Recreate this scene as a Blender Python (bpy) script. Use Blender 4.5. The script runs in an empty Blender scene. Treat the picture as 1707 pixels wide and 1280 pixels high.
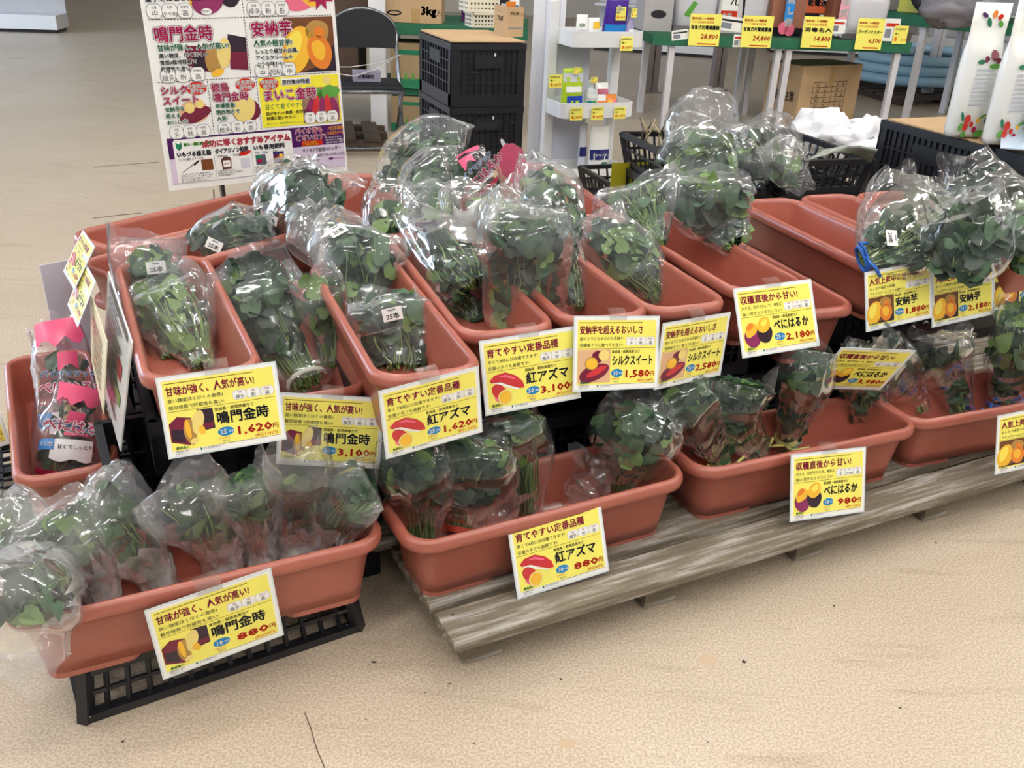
import bpy, math, random
from mathutils import Vector, Matrix, noise
C = bpy.context.scene.collection
SC = bpy.context.scene
PI = math.pi
R = math.radians
def V(*a): return Vector(a)

# ------------------------------------------------------------------ camera, sky, exposure
CAM_H, FPX, PITCH, ROLL = 1.3215, 1550.0, R(25.86), R(2.608)
fw = V(0, math.cos(PITCH), -math.sin(PITCH)); rt0 = V(1, 0, 0); up0 = rt0.cross(fw)
RT = rt0*math.cos(ROLL) + up0*math.sin(ROLL); UP = up0*math.cos(ROLL) - rt0*math.sin(ROLL)
cam = bpy.data.cameras.new('camera'); cam.sensor_width = 36; cam.lens = 36*FPX/1707; cam.clip_end = 200
co = bpy.data.objects.new('camera', cam); C.objects.link(co)
mw = Matrix((RT, UP, -fw)).transposed().to_4x4(); mw.translation = V(0, 0, CAM_H); co.matrix_world = mw
SC.camera = co
SC.view_settings.view_transform = 'Standard'; SC.view_settings.look = 'None'
SC.view_settings.gamma = 1; SC.view_settings.use_curve_mapping = False
SC.view_settings.exposure = 0.06
SC.cycles.transparent_max_bounces = 40; SC.cycles.max_bounces = 8; SC.cycles.use_denoising = True
SC.cycles.caustics_reflective = False; SC.cycles.caustics_refractive = False
w = bpy.data.worlds.new('World'); SC.world = w; w.use_nodes = True
w.node_tree.nodes['Background'].inputs[0].default_value = (0.86, 0.92, 1, 1)
w.node_tree.nodes['Background'].inputs[1].default_value = 0.40

def ray(px, py): return fw + RT*((px-853.5)/FPX) - UP*((py-640)/FPX)
def at(px, py, z):                      # point of the place at height z seen at a spot of the photograph
    d = ray(px, py); return V(0, 0, CAM_H) + d*((z-CAM_H)/d.z)
def aty(px, py, y):                     # the same at depth y
    d = ray(px, py); return V(0, 0, CAM_H) + d*(y/d.y)

# ------------------------------------------------------------------ materials
MATS = {}
def lin(c):
    return tuple((x/12.92 if x <= .04045 else ((x+.055)/1.055)**2.4) for x in [v/255 for v in c])
def mat(name, rgb, rough=.5, metal=0, spec=.5, noise_amt=0, noise_scale=8, bump=0, bump_scale=60, coat=0):
    if name in MATS: return MATS[name]
    m = bpy.data.materials.new(name); m.use_nodes = True; nt = m.node_tree; b = nt.nodes['Principled BSDF']
    c = lin(rgb)
    b.inputs['Base Color'].default_value = (*c, 1); b.inputs['Roughness'].default_value = rough
    b.inputs['Metallic'].default_value = metal; b.inputs['Specular IOR Level'].default_value = spec
    b.inputs['Coat Weight'].default_value = coat
    if noise_amt or bump:
        tc = nt.nodes.new('ShaderNodeTexCoord')
    if noise_amt:
        n = nt.nodes.new('ShaderNodeTexNoise'); n.inputs['Scale'].default_value = noise_scale; n.inputs['Detail'].default_value = 6
        nt.links.new(tc.outputs['Object'], n.inputs['Vector'])
        r = nt.nodes.new('ShaderNodeValToRGB')
        r.color_ramp.elements[0].position = .3; r.color_ramp.elements[1].position = .7
        r.color_ramp.elements[0].color = (*[x*(1-noise_amt) for x in c], 1)
        r.color_ramp.elements[1].color = (*[min(1, x*(1+noise_amt)) for x in c], 1)
        nt.links.new(n.outputs['Fac'], r.inputs['Fac']); nt.links.new(r.outputs['Color'], b.inputs['Base Color'])
    if bump:
        n2 = nt.nodes.new('ShaderNodeTexNoise'); n2.inputs['Scale'].default_value = bump_scale; n2.inputs['Detail'].default_value = 4
        nt.links.new(tc.outputs['Object'], n2.inputs['Vector'])
        bp = nt.nodes.new('ShaderNodeBump'); bp.inputs['Strength'].default_value = bump; bp.inputs['Distance'].default_value = .004
        nt.links.new(n2.outputs['Fac'], bp.inputs['Height']); nt.links.new(bp.outputs['Normal'], b.inputs['Normal'])
    MATS[name] = m; return m
def film(name, haze=.10, tint=(1, 1, 1), hazecol=(.80, .88, .93), base=.03, crease=.6, refl=.46):
    if name in MATS: return MATS[name]
    m = bpy.data.materials.new(name); m.use_nodes = True; nt = m.node_tree; L = nt.links.new
    nt.nodes.remove(nt.nodes['Principled BSDF']); out = nt.nodes['Material Output']
    def N(t, **k):
        n = nt.nodes.new(t)
        for a, b in k.items(): n.inputs[a].default_value = b
        return n
    tc = N('ShaderNodeTexCoord')
    n1 = N('ShaderNodeTexNoise', Scale=7, Detail=2, Roughness=.45); L(tc.outputs['Object'], n1.inputs['Vector'])
    vo = N('ShaderNodeTexVoronoi', Scale=8.5); vo.feature = 'DISTANCE_TO_EDGE'
    mixv = nt.nodes.new('ShaderNodeMix'); mixv.data_type = 'VECTOR'; mixv.inputs[0].default_value = .09
    L(tc.outputs['Object'], mixv.inputs[4]); L(n1.outputs['Color'], mixv.inputs[5]); L(mixv.outputs[1], vo.inputs['Vector'])
    ml = N('ShaderNodeMath'); ml.operation = 'MINIMUM'; L(vo.outputs['Distance'], ml.inputs[0]); ml.inputs[1].default_value = .16
    ad = N('ShaderNodeMath'); ad.operation = 'MULTIPLY_ADD'; L(ml.outputs[0], ad.inputs[0]); ad.inputs[1].default_value = 2.2; L(n1.outputs['Fac'], ad.inputs[2])
    bp = N('ShaderNodeBump', Strength=crease, Distance=.012); L(ad.outputs[0], bp.inputs['Height'])
    lw = N('ShaderNodeLayerWeight', Blend=.22); L(bp.outputs['Normal'], lw.inputs['Normal'])
    fac = N('ShaderNodeMath'); fac.operation = 'MULTIPLY_ADD'; L(lw.outputs['Fresnel'], fac.inputs[0]); fac.inputs[1].default_value = refl; fac.inputs[2].default_value = base
    fac.use_clamp = True
    tr = N('ShaderNodeBsdfTransparent', Color=(*tint, 1))
    gl = N('ShaderNodeBsdfGlossy', Roughness=.10, Color=(.95, .98, 1, 1)); L(bp.outputs['Normal'], gl.inputs['Normal'])
    df = N('ShaderNodeBsdfDiffuse', Color=(*hazecol, 1)); L(bp.outputs['Normal'], df.inputs['Normal'])
    n3 = N('ShaderNodeTexNoise', Scale=14, Detail=5); L(tc.outputs['Object'], n3.inputs['Vector'])
    mr = N('ShaderNodeMapRange'); L(n3.outputs['Fac'], mr.inputs['Value'])
    mr.inputs['From Min'].default_value = .35; mr.inputs['From Max'].default_value = .75
    mr.inputs['To Min'].default_value = haze*.45; mr.inputs['To Max'].default_value = haze*2.0
    m1 = N('ShaderNodeMixShader'); L(mr.outputs[0], m1.inputs[0]); L(tr.outputs[0], m1.inputs[1])
    tl = N('ShaderNodeBsdfTranslucent', Color=(*hazecol, 1)); m0 = N('ShaderNodeMixShader', Fac=.5); L(df.outputs[0], m0.inputs[1]); L(tl.outputs[0], m0.inputs[2]); L(m0.outputs[0], m1.inputs[2])
    m2 = N('ShaderNodeMixShader'); L(fac.outputs[0], m2.inputs[0]); L(m1.outputs[0], m2.inputs[1]); L(gl.outputs[0], m2.inputs[2])
    L(m2.outputs[0], out.inputs['Surface']); MATS[name] = m; return m
def emis(name, rgb, st):
    m = bpy.data.materials.new(name); m.use_nodes = True; b = m.node_tree.nodes['Principled BSDF']
    b.inputs['Base Color'].default_value = (.8, .8, .8, 1)
    b.inputs['Emission Color'].default_value = (*rgb, 1); b.inputs['Emission Strength'].default_value = st
    MATS[name] = m; return m

terra = mat('terracotta_plastic', (164, 92, 76), .30, spec=.7, noise_amt=.05, noise_scale=3, bump=.03, bump_scale=300)
black = mat('black_plastic', (26, 26, 31), .38, bump=.05)
white_m = mat('white_paint', (226, 228, 230), .35)
grey_m = mat('grey_metal', (150, 150, 155), .3, metal=.6)
chrome = mat('dark_steel', (120, 124, 130), .22, metal=.9)
card_kraft = mat('kraft_cardboard', (190, 160, 122), .85, noise_amt=.07, noise_scale=5)
card_dark = mat('brown_cardboard', (150, 118, 82), .85, noise_amt=.07, noise_scale=5)
greencloth = mat('green_cover', (14, 92, 62), .6, noise_amt=.1)
paper = mat('laminated_white', (243, 245, 242), .18)
p_yel = mat('print_yellow', (248, 240, 112), .18)
p_red = mat('print_crimson', (160, 22, 74), .2)
p_price = mat('print_price_red', (200, 44, 26), .2)
p_blk = mat('print_black', (32, 32, 44), .2)
p_olive = mat('print_olive', (128, 92, 30), .2)
p_blue = mat('print_blue', (30, 130, 190), .2)
p_green = mat('print_green', (30, 120, 84), .2)
p_org = mat('print_orange', (226, 130, 44), .2)
p_gold = mat('print_gold', (242, 188, 56), .2)
p_cream = mat('print_cream', (238, 216, 130), .2)
p_tan = mat('print_tan', (176, 136, 70), .2)
p_pot = mat('print_potato_red', (196, 52, 56), .2)
p_mar = mat('print_maroon', (110, 28, 52), .2)
p_brown = mat('print_brown', (110, 66, 36), .2)
p_dark = mat('print_dark', (48, 32, 44), .2)
p_pur = mat('print_purple', (72, 24, 88), .2)
p_lav = mat('print_lavender', (216, 204, 226), .2)
p_grey = mat('print_grey', (130, 136, 146), .2)
p_lgrey = mat('print_light_grey', (206, 210, 220), .2)
p_pink = mat('print_pink', (232, 110, 140), .2)
p_leaf = mat('print_leaf_green', (92, 160, 64), .2)
leaf_a = mat('leaf_green', (58, 92, 60), .42, noise_amt=.25, noise_scale=14)
leaf_b = mat('leaf_dark', (31, 56, 40), .42, noise_amt=.25, noise_scale=14)
leaf_c = mat('leaf_light', (104, 136, 72), .45, noise_amt=.2, noise_scale=14)
stem_a = mat('vine_stem', (120, 146, 82), .5, noise_amt=.2, noise_scale=20)
stem_b = mat('vine_stem_dark', (86, 112, 62), .5)
root_m = mat('dry_root', (176, 160, 120), .8)
film_m = film('clear_film', .115)
film_w = film('milky_film', .15, base=.04, hazecol=(.88, .88, .9), crease=.5, refl=.34)
film_k = film('gathered_film', .8, base=.04, hazecol=(.94, .94, .97), crease=.8, refl=.25)
film_f = film('clear_film_front', .05, base=.03, refl=.5, crease=.75)
film_p = film('printed_clear_film', .10, tint=(.98, .9, .93))
film_n = film('thin_clear_film', .035, base=.03, refl=.5)
tape_c = film('clear_tape', .16, base=.05, hazecol=(.85, .72, .66), crease=.15)
tie_y = mat('straw_tie', (206, 200, 122), .6)
tie_b = mat('blue_twine', (40, 104, 196), .5)
tie_w = mat('white_band', (214, 220, 206), .5)
tie_r = mat('red_band', (190, 62, 38), .5)

# ------------------------------------------------------------------ mesh builder
class M:
    def __init__(s): s.v = []; s.f = []; s.mi = []; s.sm = []; s.mats = []
    def slot(s, m):
        if m not in s.mats: s.mats.append(m)
        return s.mats.index(m)
    def add(s, vs, fs, m, smooth=False, T=None):
        o = len(s.v); i = s.slot(m)
        s.v += [tuple(T @ Vector(v)) if T else tuple(v) for v in vs]
        for f in fs: s.f.append(tuple(k+o for k in f)); s.mi.append(i); s.sm.append(smooth)
    def box(s, c, d, m, T=None):
        x, y, z = c; a, b, h = d[0]/2, d[1]/2, d[2]/2
        vs = [(x+i*a, y+j*b, z+k*h) for i in (-1, 1) for j in (-1, 1) for k in (-1, 1)]
        s.add(vs, [(0, 1, 3, 2), (4, 6, 7, 5), (0, 4, 5, 1), (2, 3, 7, 6), (0, 2, 6, 4), (1, 5, 7, 3)], m, T=T)
    def beam(s, p, q, a, b, m, up=(0, 0, 1)):
        p, q = Vector(p), Vector(q); d = (q-p).normalized(); u = Vector(up)
        x = d.cross(u)
        if x.length < 1e-4: x = d.cross(V(0, 1, 0))
        x.normalize(); y = x.cross(d)
        vs = [P+x*i*a/2+y*j*b/2 for P in (p, q) for i, j in ((-1, -1), (1, -1), (1, 1), (-1, 1))]
        s.add(vs, [(0, 1, 2, 3), (7, 6, 5, 4), (0, 4, 5, 1), (1, 5, 6, 2), (2, 6, 7, 3), (3, 7, 4, 0)], m)
    def tube(s, pts, r, m, n=6, caps=True, smooth=True):
        pts = [Vector(p) for p in pts]; rr = r if isinstance(r, (list, tuple)) else [r]*len(pts)
        vs = []; px = None
        for i, p in enumerate(pts):
            d = (pts[min(i+1, len(pts)-1)]-pts[max(i-1, 0)]).normalized()
            x = px - d*px.dot(d) if px else d.orthogonal()
            if x.length < 1e-5: x = d.orthogonal()
            x.normalize(); px = x; y = d.cross(x)
            vs += [p+(x*math.cos(2*PI*k/n)+y*math.sin(2*PI*k/n))*rr[i] for k in range(n)]
        fs = [(i*n+k, i*n+(k+1) % n, (i+1)*n+(k+1) % n, (i+1)*n+k) for i in range(len(pts)-1) for k in range(n)]
        if caps: fs += [tuple(range(n))[::-1], tuple((len(pts)-1)*n+k for k in range(n))]
        s.add(vs, fs, m, smooth)
    def loft(s, rings, m, cap0=True, cap1=True, smooth=False):
        n = len(rings[0]); vs = [p for r in rings for p in r]
        fs = [(i*n+k, i*n+(k+1) % n, (i+1)*n+(k+1) % n, (i+1)*n+k) for i in range(len(rings)-1) for k in range(n)]
        if cap0: fs.append(tuple(range(n))[::-1])
        if cap1: fs.append(tuple((len(rings)-1)*n+k for k in range(n)))
        s.add(vs, fs, m, smooth)
    def poly(s, pts, m, z=0, T=None): s.add([(p[0], p[1], z) for p in pts], [tuple(range(len(pts)))], m, T=T)
    def rect(s, x0, y0, x1, y1, m, z=0, T=None): s.poly([(x0, y0), (x1, y0), (x1, y1), (x0, y1)], m, z, T)
    def ell(s, cx, cy, a, b, m, z=0, n=20, rot=0, T=None):
        c, d = math.cos(rot), math.sin(rot)
        s.poly([(cx+a*math.cos(2*PI*k/n)*c-b*math.sin(2*PI*k/n)*d, cy+a*math.cos(2*PI*k/n)*d+b*math.sin(2*PI*k/n)*c) for k in range(n)], m, z, T)
    def text(s, t, x, y, size, m, z=0, bold=.0, width=None, T=None, al='l', skew=0):
        vs, fs, w = glyphs(t); k = size; kx = size
        if width: kx = width/max(w, .01)
        ox = x - (w*kx/2 if al == 'c' else w*kx if al == 'r' else 0)
        n = 1 if bold <= 0 else 4 if bold < .035 else 8
        for i in range(n):          # heavier weights are struck several times, slightly shifted
            dx, dy = (bold*math.cos(2*PI*(i+.5)/n), bold*math.sin(2*PI*(i+.5)/n)) if n > 1 else (0, 0)
            s.add([(ox+(a+dx)*kx+skew*b*k, y+(b+dy)*k, z) for a, b in vs], fs, m, T=T)
    def build(s, name, parent=None, loc=None, rz=0, bevel=0, mw=None, seg=2):
        me = bpy.data.meshes.new(name); me.from_pydata(s.v, [], s.f)
        for m in s.mats: me.materials.append(m)
        me.polygons.foreach_set('material_index', s.mi); me.polygons.foreach_set('use_smooth', s.sm); me.update()
        o = bpy.data.objects.new(name, me); C.objects.link(o)
        if parent: o.parent = parent
        if mw is not None: o.matrix_world = mw
        else:
            if loc is not None: o.location = loc
            o.rotation_euler = (0, 0, rz)
        if bevel:
            b = o.modifiers.new('bevel', 'BEVEL'); b.width = bevel; b.segments = seg; b.limit_method = 'ANGLE'
        return o
GL = {}
def glyphs(t):
    k = t
    if k in GL: return GL[k]
    c = bpy.data.curves.new('t', 'FONT'); c.body = t; c.size = 1; c.resolution_u = 1
    o = bpy.data.objects.new('t', c); C.objects.link(o)
    dg = bpy.context.evaluated_depsgraph_get(); me = o.evaluated_get(dg).to_mesh()
    vs = [(v.co.x, v.co.y) for v in me.vertices]; fs = [tuple(p.vertices) for p in me.polygons]
    o.evaluated_get(dg).to_mesh_clear(); bpy.data.objects.remove(o); bpy.data.curves.remove(c)
    w = max([v[0] for v in vs] or [0]); GL[k] = (vs, fs, w); return GL[k]
def tag(o, label, cat, group=None, kind=None):
    o['label'] = label
    if cat: o['category'] = cat
    if group: o['group'] = group
    if kind: o['kind'] = kind
    return o
def struct(o): o['kind'] = 'structure'; return o
def thing(name, label, cat, loc=(0, 0, 0), rz=0, group=None):
    o = bpy.data.objects.new(name, None); C.objects.link(o); o.location = loc; o.rotation_euler = (0, 0, rz)
    o.empty_display_size = .05
    return tag(o, label, cat, group)
def rrect(L, W, r, z, n=5):
    out = []
    for cx, cy, a0 in ((1, 1, 0), (-1, 1, 90), (-1, -1, 180), (1, -1, 270)):
        for k in range(n):
            a = R(a0+90*k/(n-1)); out.append((cx*(L/2-r)+r*math.cos(a), cy*(W/2-r)+r*math.sin(a), z))
    return out
def frame(o, x, n, l):                  # matrix from origin, x axis, normal
    x = Vector(x).normalized(); n = Vector(n); n = (n-x*n.dot(x)).normalized(); y = n.cross(x)
    m = Matrix((x, y, n)).transposed().to_4x4(); m.translation = o; return m
# ------------------------------------------------------------------ room shell and its lamps
def floor_material():
    m = mat('shop_floor', (206, 192, 172), .32); nt = m.node_tree; L = nt.links.new; b = nt.nodes['Principled BSDF']
    tc = nt.nodes.new('ShaderNodeTexCoord')
    def noi(sc, det):
        n = nt.nodes.new('ShaderNodeTexNoise'); n.inputs['Scale'].default_value = sc; n.inputs['Detail'].default_value = det
        L(tc.outputs['Object'], n.inputs['Vector']); return n
    def ramp(src, p0, p1, c0, c1):
        r = nt.nodes.new('ShaderNodeValToRGB'); r.color_ramp.elements[0].position = p0; r.color_ramp.elements[1].position = p1
        r.color_ramp.elements[0].color = (*lin(c0), 1); r.color_ramp.elements[1].color = (*lin(c1), 1); L(src.outputs['Fac'], r.inputs['Fac']); return r
    def mx(a, bb, mode, f):
        x = nt.nodes.new('ShaderNodeMix'); x.data_type = 'RGBA'; x.blend_type = mode; x.inputs[0].default_value = f
        L(a, x.inputs[6]); L(bb, x.inputs[7]); return x.outputs[2]
    big = ramp(noi(1.1, 5), .3, .7, (201, 190, 173), (211, 200, 184))
    spk = ramp(noi(190, 3), .38, .62, (214, 205, 192), (255, 252, 248))
    sc = nt.nodes.new('ShaderNodeTexNoise'); sc.inputs['Scale'].default_value = 3; sc.inputs['Detail'].default_value = 8
    mp = nt.nodes.new('ShaderNodeMapping'); mp.inputs['Scale'].default_value = (1, 7, 1); mp.inputs['Rotation'].default_value = (0, 0, .35)
    L(tc.outputs['Object'], mp.inputs['Vector']); L(mp.outputs['Vector'], sc.inputs['Vector'])
    scr = ramp(sc, .28, .42, (214, 206, 196), (255, 255, 255))
    L(mx(mx(big.outputs[0], spk.outputs[0], 'MULTIPLY', .9), scr.outputs[0], 'MULTIPLY', .55), b.inputs['Base Color'])
    rr = nt.nodes.new('ShaderNodeMapRange'); n = noi(6, 5); L(n.outputs['Fac'], rr.inputs['Value'])
    rr.inputs['To Min'].default_value = .24; rr.inputs['To Max'].default_value = .46; L(rr.outputs[0], b.inputs['Roughness'])
    return m
f = M(); fm = floor_material(); seam = mat('floor_seam', (92, 78, 64), .8); speck = mat('floor_speck', (60, 48, 40), .9); scuff = mat('floor_scuff', (176, 150, 120), .6)
f.add([(-30, -12, 0), (30, -12, 0), (30, 20, 0), (-30, 20, 0)], [(0, 1, 2, 3)], fm)
def fstrip(pts, w, m):
    P = [at(x, y, 0) for x, y in pts]
    for a, b in zip(P, P[1:]):
        d = (b-a).normalized(); n = V(-d.y, d.x, 0)*w/2
        f.add([a-n+V(0, 0, .0006), b-n+V(0, 0, .0006), b+n+V(0, 0, .0006), a+n+V(0, 0, .0006)], [(0, 1, 2, 3)], m)
for pts, w in (([(155, 279), (265, 270)], .012), ([(155, 364), (205, 358), (236, 355)], .012), ([(356, 316), (357, 332)], .008),
               ([(508, 1188), (518, 1214), (527, 1246), (541, 1280)], .0022), ([(15, 98), (44, 97)], .012), ([(430, 262), (300, 268)], .004)):
    fstrip(pts, w, seam)
for k, (x, y, r) in enumerate(((623, 1104, .005), (746, 1144, .002), (935, 1132, .003), (1240, 1103, .005), (205, 1236, .003), (750, 1140, .003), (708, 1155, .002),
                  (610, 1200, .002), (1500, 1180, .003), (1390, 1010, .003), (1560, 905, .003), (222, 135, .006), (145, 330, .005), (1180, 1237, .002), (616, 1109, .002), (790, 1240, .002))):
    p = at(x, y, 0); f.poly([(p.x+r*(1+.4*math.sin(3*a+k))*math.cos(a), p.y+r*(1+.4*math.cos(2*a+k))*.8*math.sin(a)) for a in [2*PI*i/9 for i in range(9)]], speck, .0007)
for x, y, r in ((945, 1240, .016), (1085, 905, .05), (1180, 1100, .02)):
    p = at(x, y, 0); f.poly([(p.x+r*math.cos(a), p.y+r*.8*math.sin(a)) for a in [2*PI*i/14 for i in range(14)]], mat('floor_stain', (193, 171, 141), .4), .0004)
struct(f.build('floor'))
c = M(); c.add([(-30, -12, 4.3), (30, -12, 4.3), (30, 20, 4.3), (-30, 20, 4.3)], [(3, 2, 1, 0)], mat('ceiling_white', (228, 228, 226), .8)); struct(c.build('ceiling'))
c = M(); c.box((0, 18, 2.15), (60, .2, 4.3), mat('wall_cream', (222, 216, 205), .7)); struct(c.build('wall_back'))
tube_e = emis('tube_light', (1, .965, .925), 101)
fix = None; nlamp = 0
for iy in range(4):
    for ix in range(6):
        x, y = -6.3+ix*2.5+(iy % 2)*.3, -2.6+iy*2.5
        if y > 3.5 and x < -1: continue
        t = thing('ceiling_lamp', 'twin-tube fluorescent batten in the ceiling rows overhead', 'ceiling lamp', (x, y, 4.28), R(24), 'fluorescent battens on the ceiling')
        if fix is None:
            h = M(); h.box((0, 0, -.02), (1.25, .22, .05), white_m); hm = h.build('housing', t)
            d = M(); [d.tube([(-.6, s, -.062), (.6, s, -.062)], .016, tube_e, 8) for s in (-.06, .06)]; dm = d.build('tube', t); fix = (hm, dm)
        else:
            for q in fix: k = q.copy(); C.objects.link(k); k.parent = t
al = bpy.data.lights.new('daylight_from_shopfront', 'AREA'); al.shape = 'RECTANGLE'; al.size = 7; al.size_y = 2.6; al.energy = 480; al.color = (.62, .78, 1)
ao = bpy.data.objects.new('daylight_from_shopfront', al); C.objects.link(ao); ao.location = (-10, 7, 2.0); ao.rotation_euler = (R(90), 0, R(-62)+PI/2*0)
ao.rotation_euler = (V(4, 4, 1)-V(-10, 7, 2.0)).to_track_quat('-Z', 'Y').to_euler()

# ------------------------------------------------------------------ planters
PL, PW, PH = .69, .214, .161
def planter_mesh():
    m = M(); r = .05
    prof = [(.600, .148, .012, .035), (.612, .156, .045, .04), (.643, .179, .129, r), (.646, .181, .130, r), (.672, .204, .130, r+.01), (.686, .211, .134, r+.012), (.69, .214, .143, r+.012),
            (.688, .212, .152, r+.012), (.680, .206, .158, r+.01), (.668, .196, .161, r+.006), (.656, .186, .160, r), (.648, .179, .156, r-.003), (.643, .175, .147, r-.006), (.606, .150, .05, .036), (.598, .142, .030, .032)]
    m.loft([rrect(a, b, rr, z, 7) for a, b, z, rr in prof], terra, True, True, True)
    for s in (-1, 1):
        m.loft([[(x+s*.215, y, z) for x, y, z in rrect(.166, .146, .03, zz, 5)] for zz in (0, .0135)], terra, True, True, False)
    for s in (-1, 1):                   # drainage slots in the floor
        for k in range(4):
            for j in range(3): m.box((s*(.18+.03*k), -.035+.035*j, .0302), (.018, .02, .0016), black)
    return m
pm = None; PLANT = {}
def planter(key, cx, cy, zr, yaw, label, group=None, sx=1):
    global pm
    o = None
    if pm is None: o = planter_mesh().build('planter'); pm = o.data
    else: o = bpy.data.objects.new('planter', pm); C.objects.link(o)
    o.location = (cx, cy, zr-PH); o.rotation_euler = (0, 0, R(yaw)); o.scale = (sx, 1, 1); PLANT[key] = (cx, cy, zr, yaw)
    tag(o, label, 'planter', group or 'terracotta plastic planters'); return o
def ax(yaw): return V(math.cos(R(yaw)), math.sin(R(yaw)), 0)
ZU = .60
planter('A', -.565, 1.418, .268, 27, 'terracotta planter at front left on an upturned black tray, with milky bags', sx=.965)
planter('B', .066, 1.690, .268, 28, 'terracotta planter at the left end of the wooden pallet with red potato card', sx=.965)
planter('C', .680, 2.000, .268, 24.5, 'terracotta planter in the middle of the wooden pallet with 980 yen card', sx=.965)
dd = at(1526, 706, .268) + ax(22)*.333 + ax(112)*.107
planter('D', dd.x, dd.y, .268, 22, 'terracotta planter at the right end of pallet, cut by photo edge', sx=.965)
planter('P1', -.692, 1.782, ZU, 116, 'terracotta planter at left end of upper row above the 1,620 yen purple-potato card')
p = at(538, 656, .48) + ax(114)*.345
planter('P2', p.x, p.y, .48, 114, 'terracotta planter sunk lower between two others, white-taped vine bunch at its front')
planter('P3', -.275, 1.834, ZU, 112.4, 'third terracotta planter of the upper row holding two stickered bags')
planter('P4', -.127, 2.056, ZU, 111, 'fourth terracotta planter of upper row with tall bag standing at its front')
p = at(1014, 522, ZU) + ax(112)*.324
planter('P5', p.x, p.y, ZU, 112, 'fifth terracotta planter of the upper row above the 1,580 yen card')
planter('P6', .262, 2.240, ZU, 112, 'sixth terracotta planter of the upper row above the 2,580 yen card')
planter('P7', .475, 2.385, ZU, 112.6, 'seventh terracotta planter of upper row, mostly empty, above the glaring 2,180 yen card')
p = at(1440, 510, .52) + ax(111)*.345 + ax(201)*.107
planter('P7b', p.x, p.y, .52, 111, 'empty terracotta planter sunk lower above the 3,980 yen card')
planter('P8', .885, 2.600, ZU, 110, 'empty upper-row terracotta planter with blue-tied 20-count bag at its front')
planter('P9', 1.095, 2.69, ZU, 110, 'terracotta planter directly right of the one with the blue-tied 20-count bag')
planter('P10', 1.30, 2.765, ZU, 110, 'rightmost terracotta planter of upper row, mostly under large shiny bags')
planter('L', -1.092, 1.967, .258, 118.7, 'low terracotta planter at far left holding two pink printed bags')
QY = 56; qn = ax(QY+90)
p = at(160, 452, .57) + ax(QY)*.345
planter('QB', p.x, p.y, .57, QY, 'terracotta planter second from the aisle at back left, bag lying in it')
p2 = at(152, 404, .57) + ax(QY)*.345
p2 = p2 + qn*.02
planter('QA', p2.x, p2.y, .57, QY, 'terracotta planter along the aisle at back left below large poster')
p3 = at(470, 443, .40) + qn*.11 - ax(QY)*.16
planter('QC', p3.x, p3.y, .40, QY, 'low terracotta planter behind the left end of the upper row')
planter('R1', -.433, 2.675, ZU, 110.7, 'terracotta planter in rear row right of poster with one bag at its front')
planter('R2', -.228, 2.753, ZU, 110.7, 'terracotta planter in the rear row under the pile of bags')
p = at(912, 268, ZU) - ax(108)*.345 + ax(198)*.107
planter('R3', p.x, p.y, ZU, 108, 'terracotta planter in rear row with pink pointed tag standing in it')

# ------------------------------------------------------------------ crates, trays, pallet
def crate_mesh(L, W, H, rows=3, ncol=14, solid=.3, mt=None, lined=False):
    m = M(); mt = mt or black; t = .012
    m.box((0, 0, .006), (L-.02, W-.02, .012), mt)
    for (a, b, sx) in ((L, W, 0), (W, L, 1)):
        for s in (-1, 1):
            def bx(u, z, du, dz, dt=t):
                c, d = ((u, s*(b/2-t/2), z), (du, dt, dz)) if sx == 0 else ((s*(b/2-t/2), u, z), (dt, du, dz))
                m.box(c, d, mt)
            bx(0, H-.015, a, .03, .018); bx(0, H*solid/2, a-.004, H*solid)
            for e in (-1, 1): bx(e*(a/2-.02), H/2, .04, H-.002)
            for k in range(1, ncol): bx(-a/2+a*k/ncol, H/2, .007, H-.01, .007)
            for k in range(1, rows+1): bx(0, H*solid+(H*(1-solid)-.03)*k/(rows+1), a-.01, .006, .008)
            bx(0, H*.72, a*.3, H*.2, .009)
            if lined:  # added black sheets behind the slats stand in for the shade inside
                c, d = ((0, s*(b/2-.011), H/2), (a-.03, .003, H-.01)) if sx == 0 else ((s*(b/2-.011), 0, H/2), (.003, a-.03, H-.01)); m.box(c, d, black)
    return m
def tray_mesh(L, W, H, dl, nx, ny, nz, inv=False):
    """low open grid tray; the rim is the larger end, inv stands it on its rim"""
    m = M()
    Lb, Wb = L-dl, W-dl
    def P(u, v, h):
        a, b = Lb+(L-Lb)*h, Wb+(W-Wb)*h; return V(u*a/2, v*b/2, (1-h if inv else h)*H)
    cs = [(-1, -1), (1, -1), (1, 1), (-1, 1)]
    for i in range(4):
        (u0, v0), (u1, v1) = cs[i], cs[(i+1) % 4]; n = nx if v0 == v1 else ny
        m.beam(P(u0, v0, .93), P(u1, v1, .93), .022, .02, black); m.beam(P(u0, v0, .06), P(u1, v1, .06), .012, .022, black)
        m.beam(P(u0, v0, 0), P(u0, v0, 1), .022, .022, black)
        for k in range(1, nz): m.beam(P(u0, v0, k/nz), P(u1, v1, k/nz), .006, .009, black)
        for k in range(1, n):
            t = k/n; q = (u0+(u1-u0)*t, v0+(v1-v0)*t); m.beam(P(*q, 0), P(*q, 1), .009, .006, black)
    for k in range(1, nx): m.beam(P(-1+2*k/nx, -1, .02), P(-1+2*k/nx, 1, .02), .007, .005, black)
    for k in range(1, ny): m.beam(P(-1, -1+2*k/ny, .02), P(1, -1+2*k/ny, .02), .007, .005, black)
    return m
o = tray_mesh(.53, .22, .106, .03, 14, 6, 2, True).build('tray', None, (-.580, 1.474, 0), R(32))
tag(o, 'black grid tray turned upside down on floor under the front left planter', 'tray')
o = tray_mesh(.42, .32, .094, .03, 10, 8, 2, True).build('tray', None, (-1.09, 1.985, 0), R(28.7))
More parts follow.
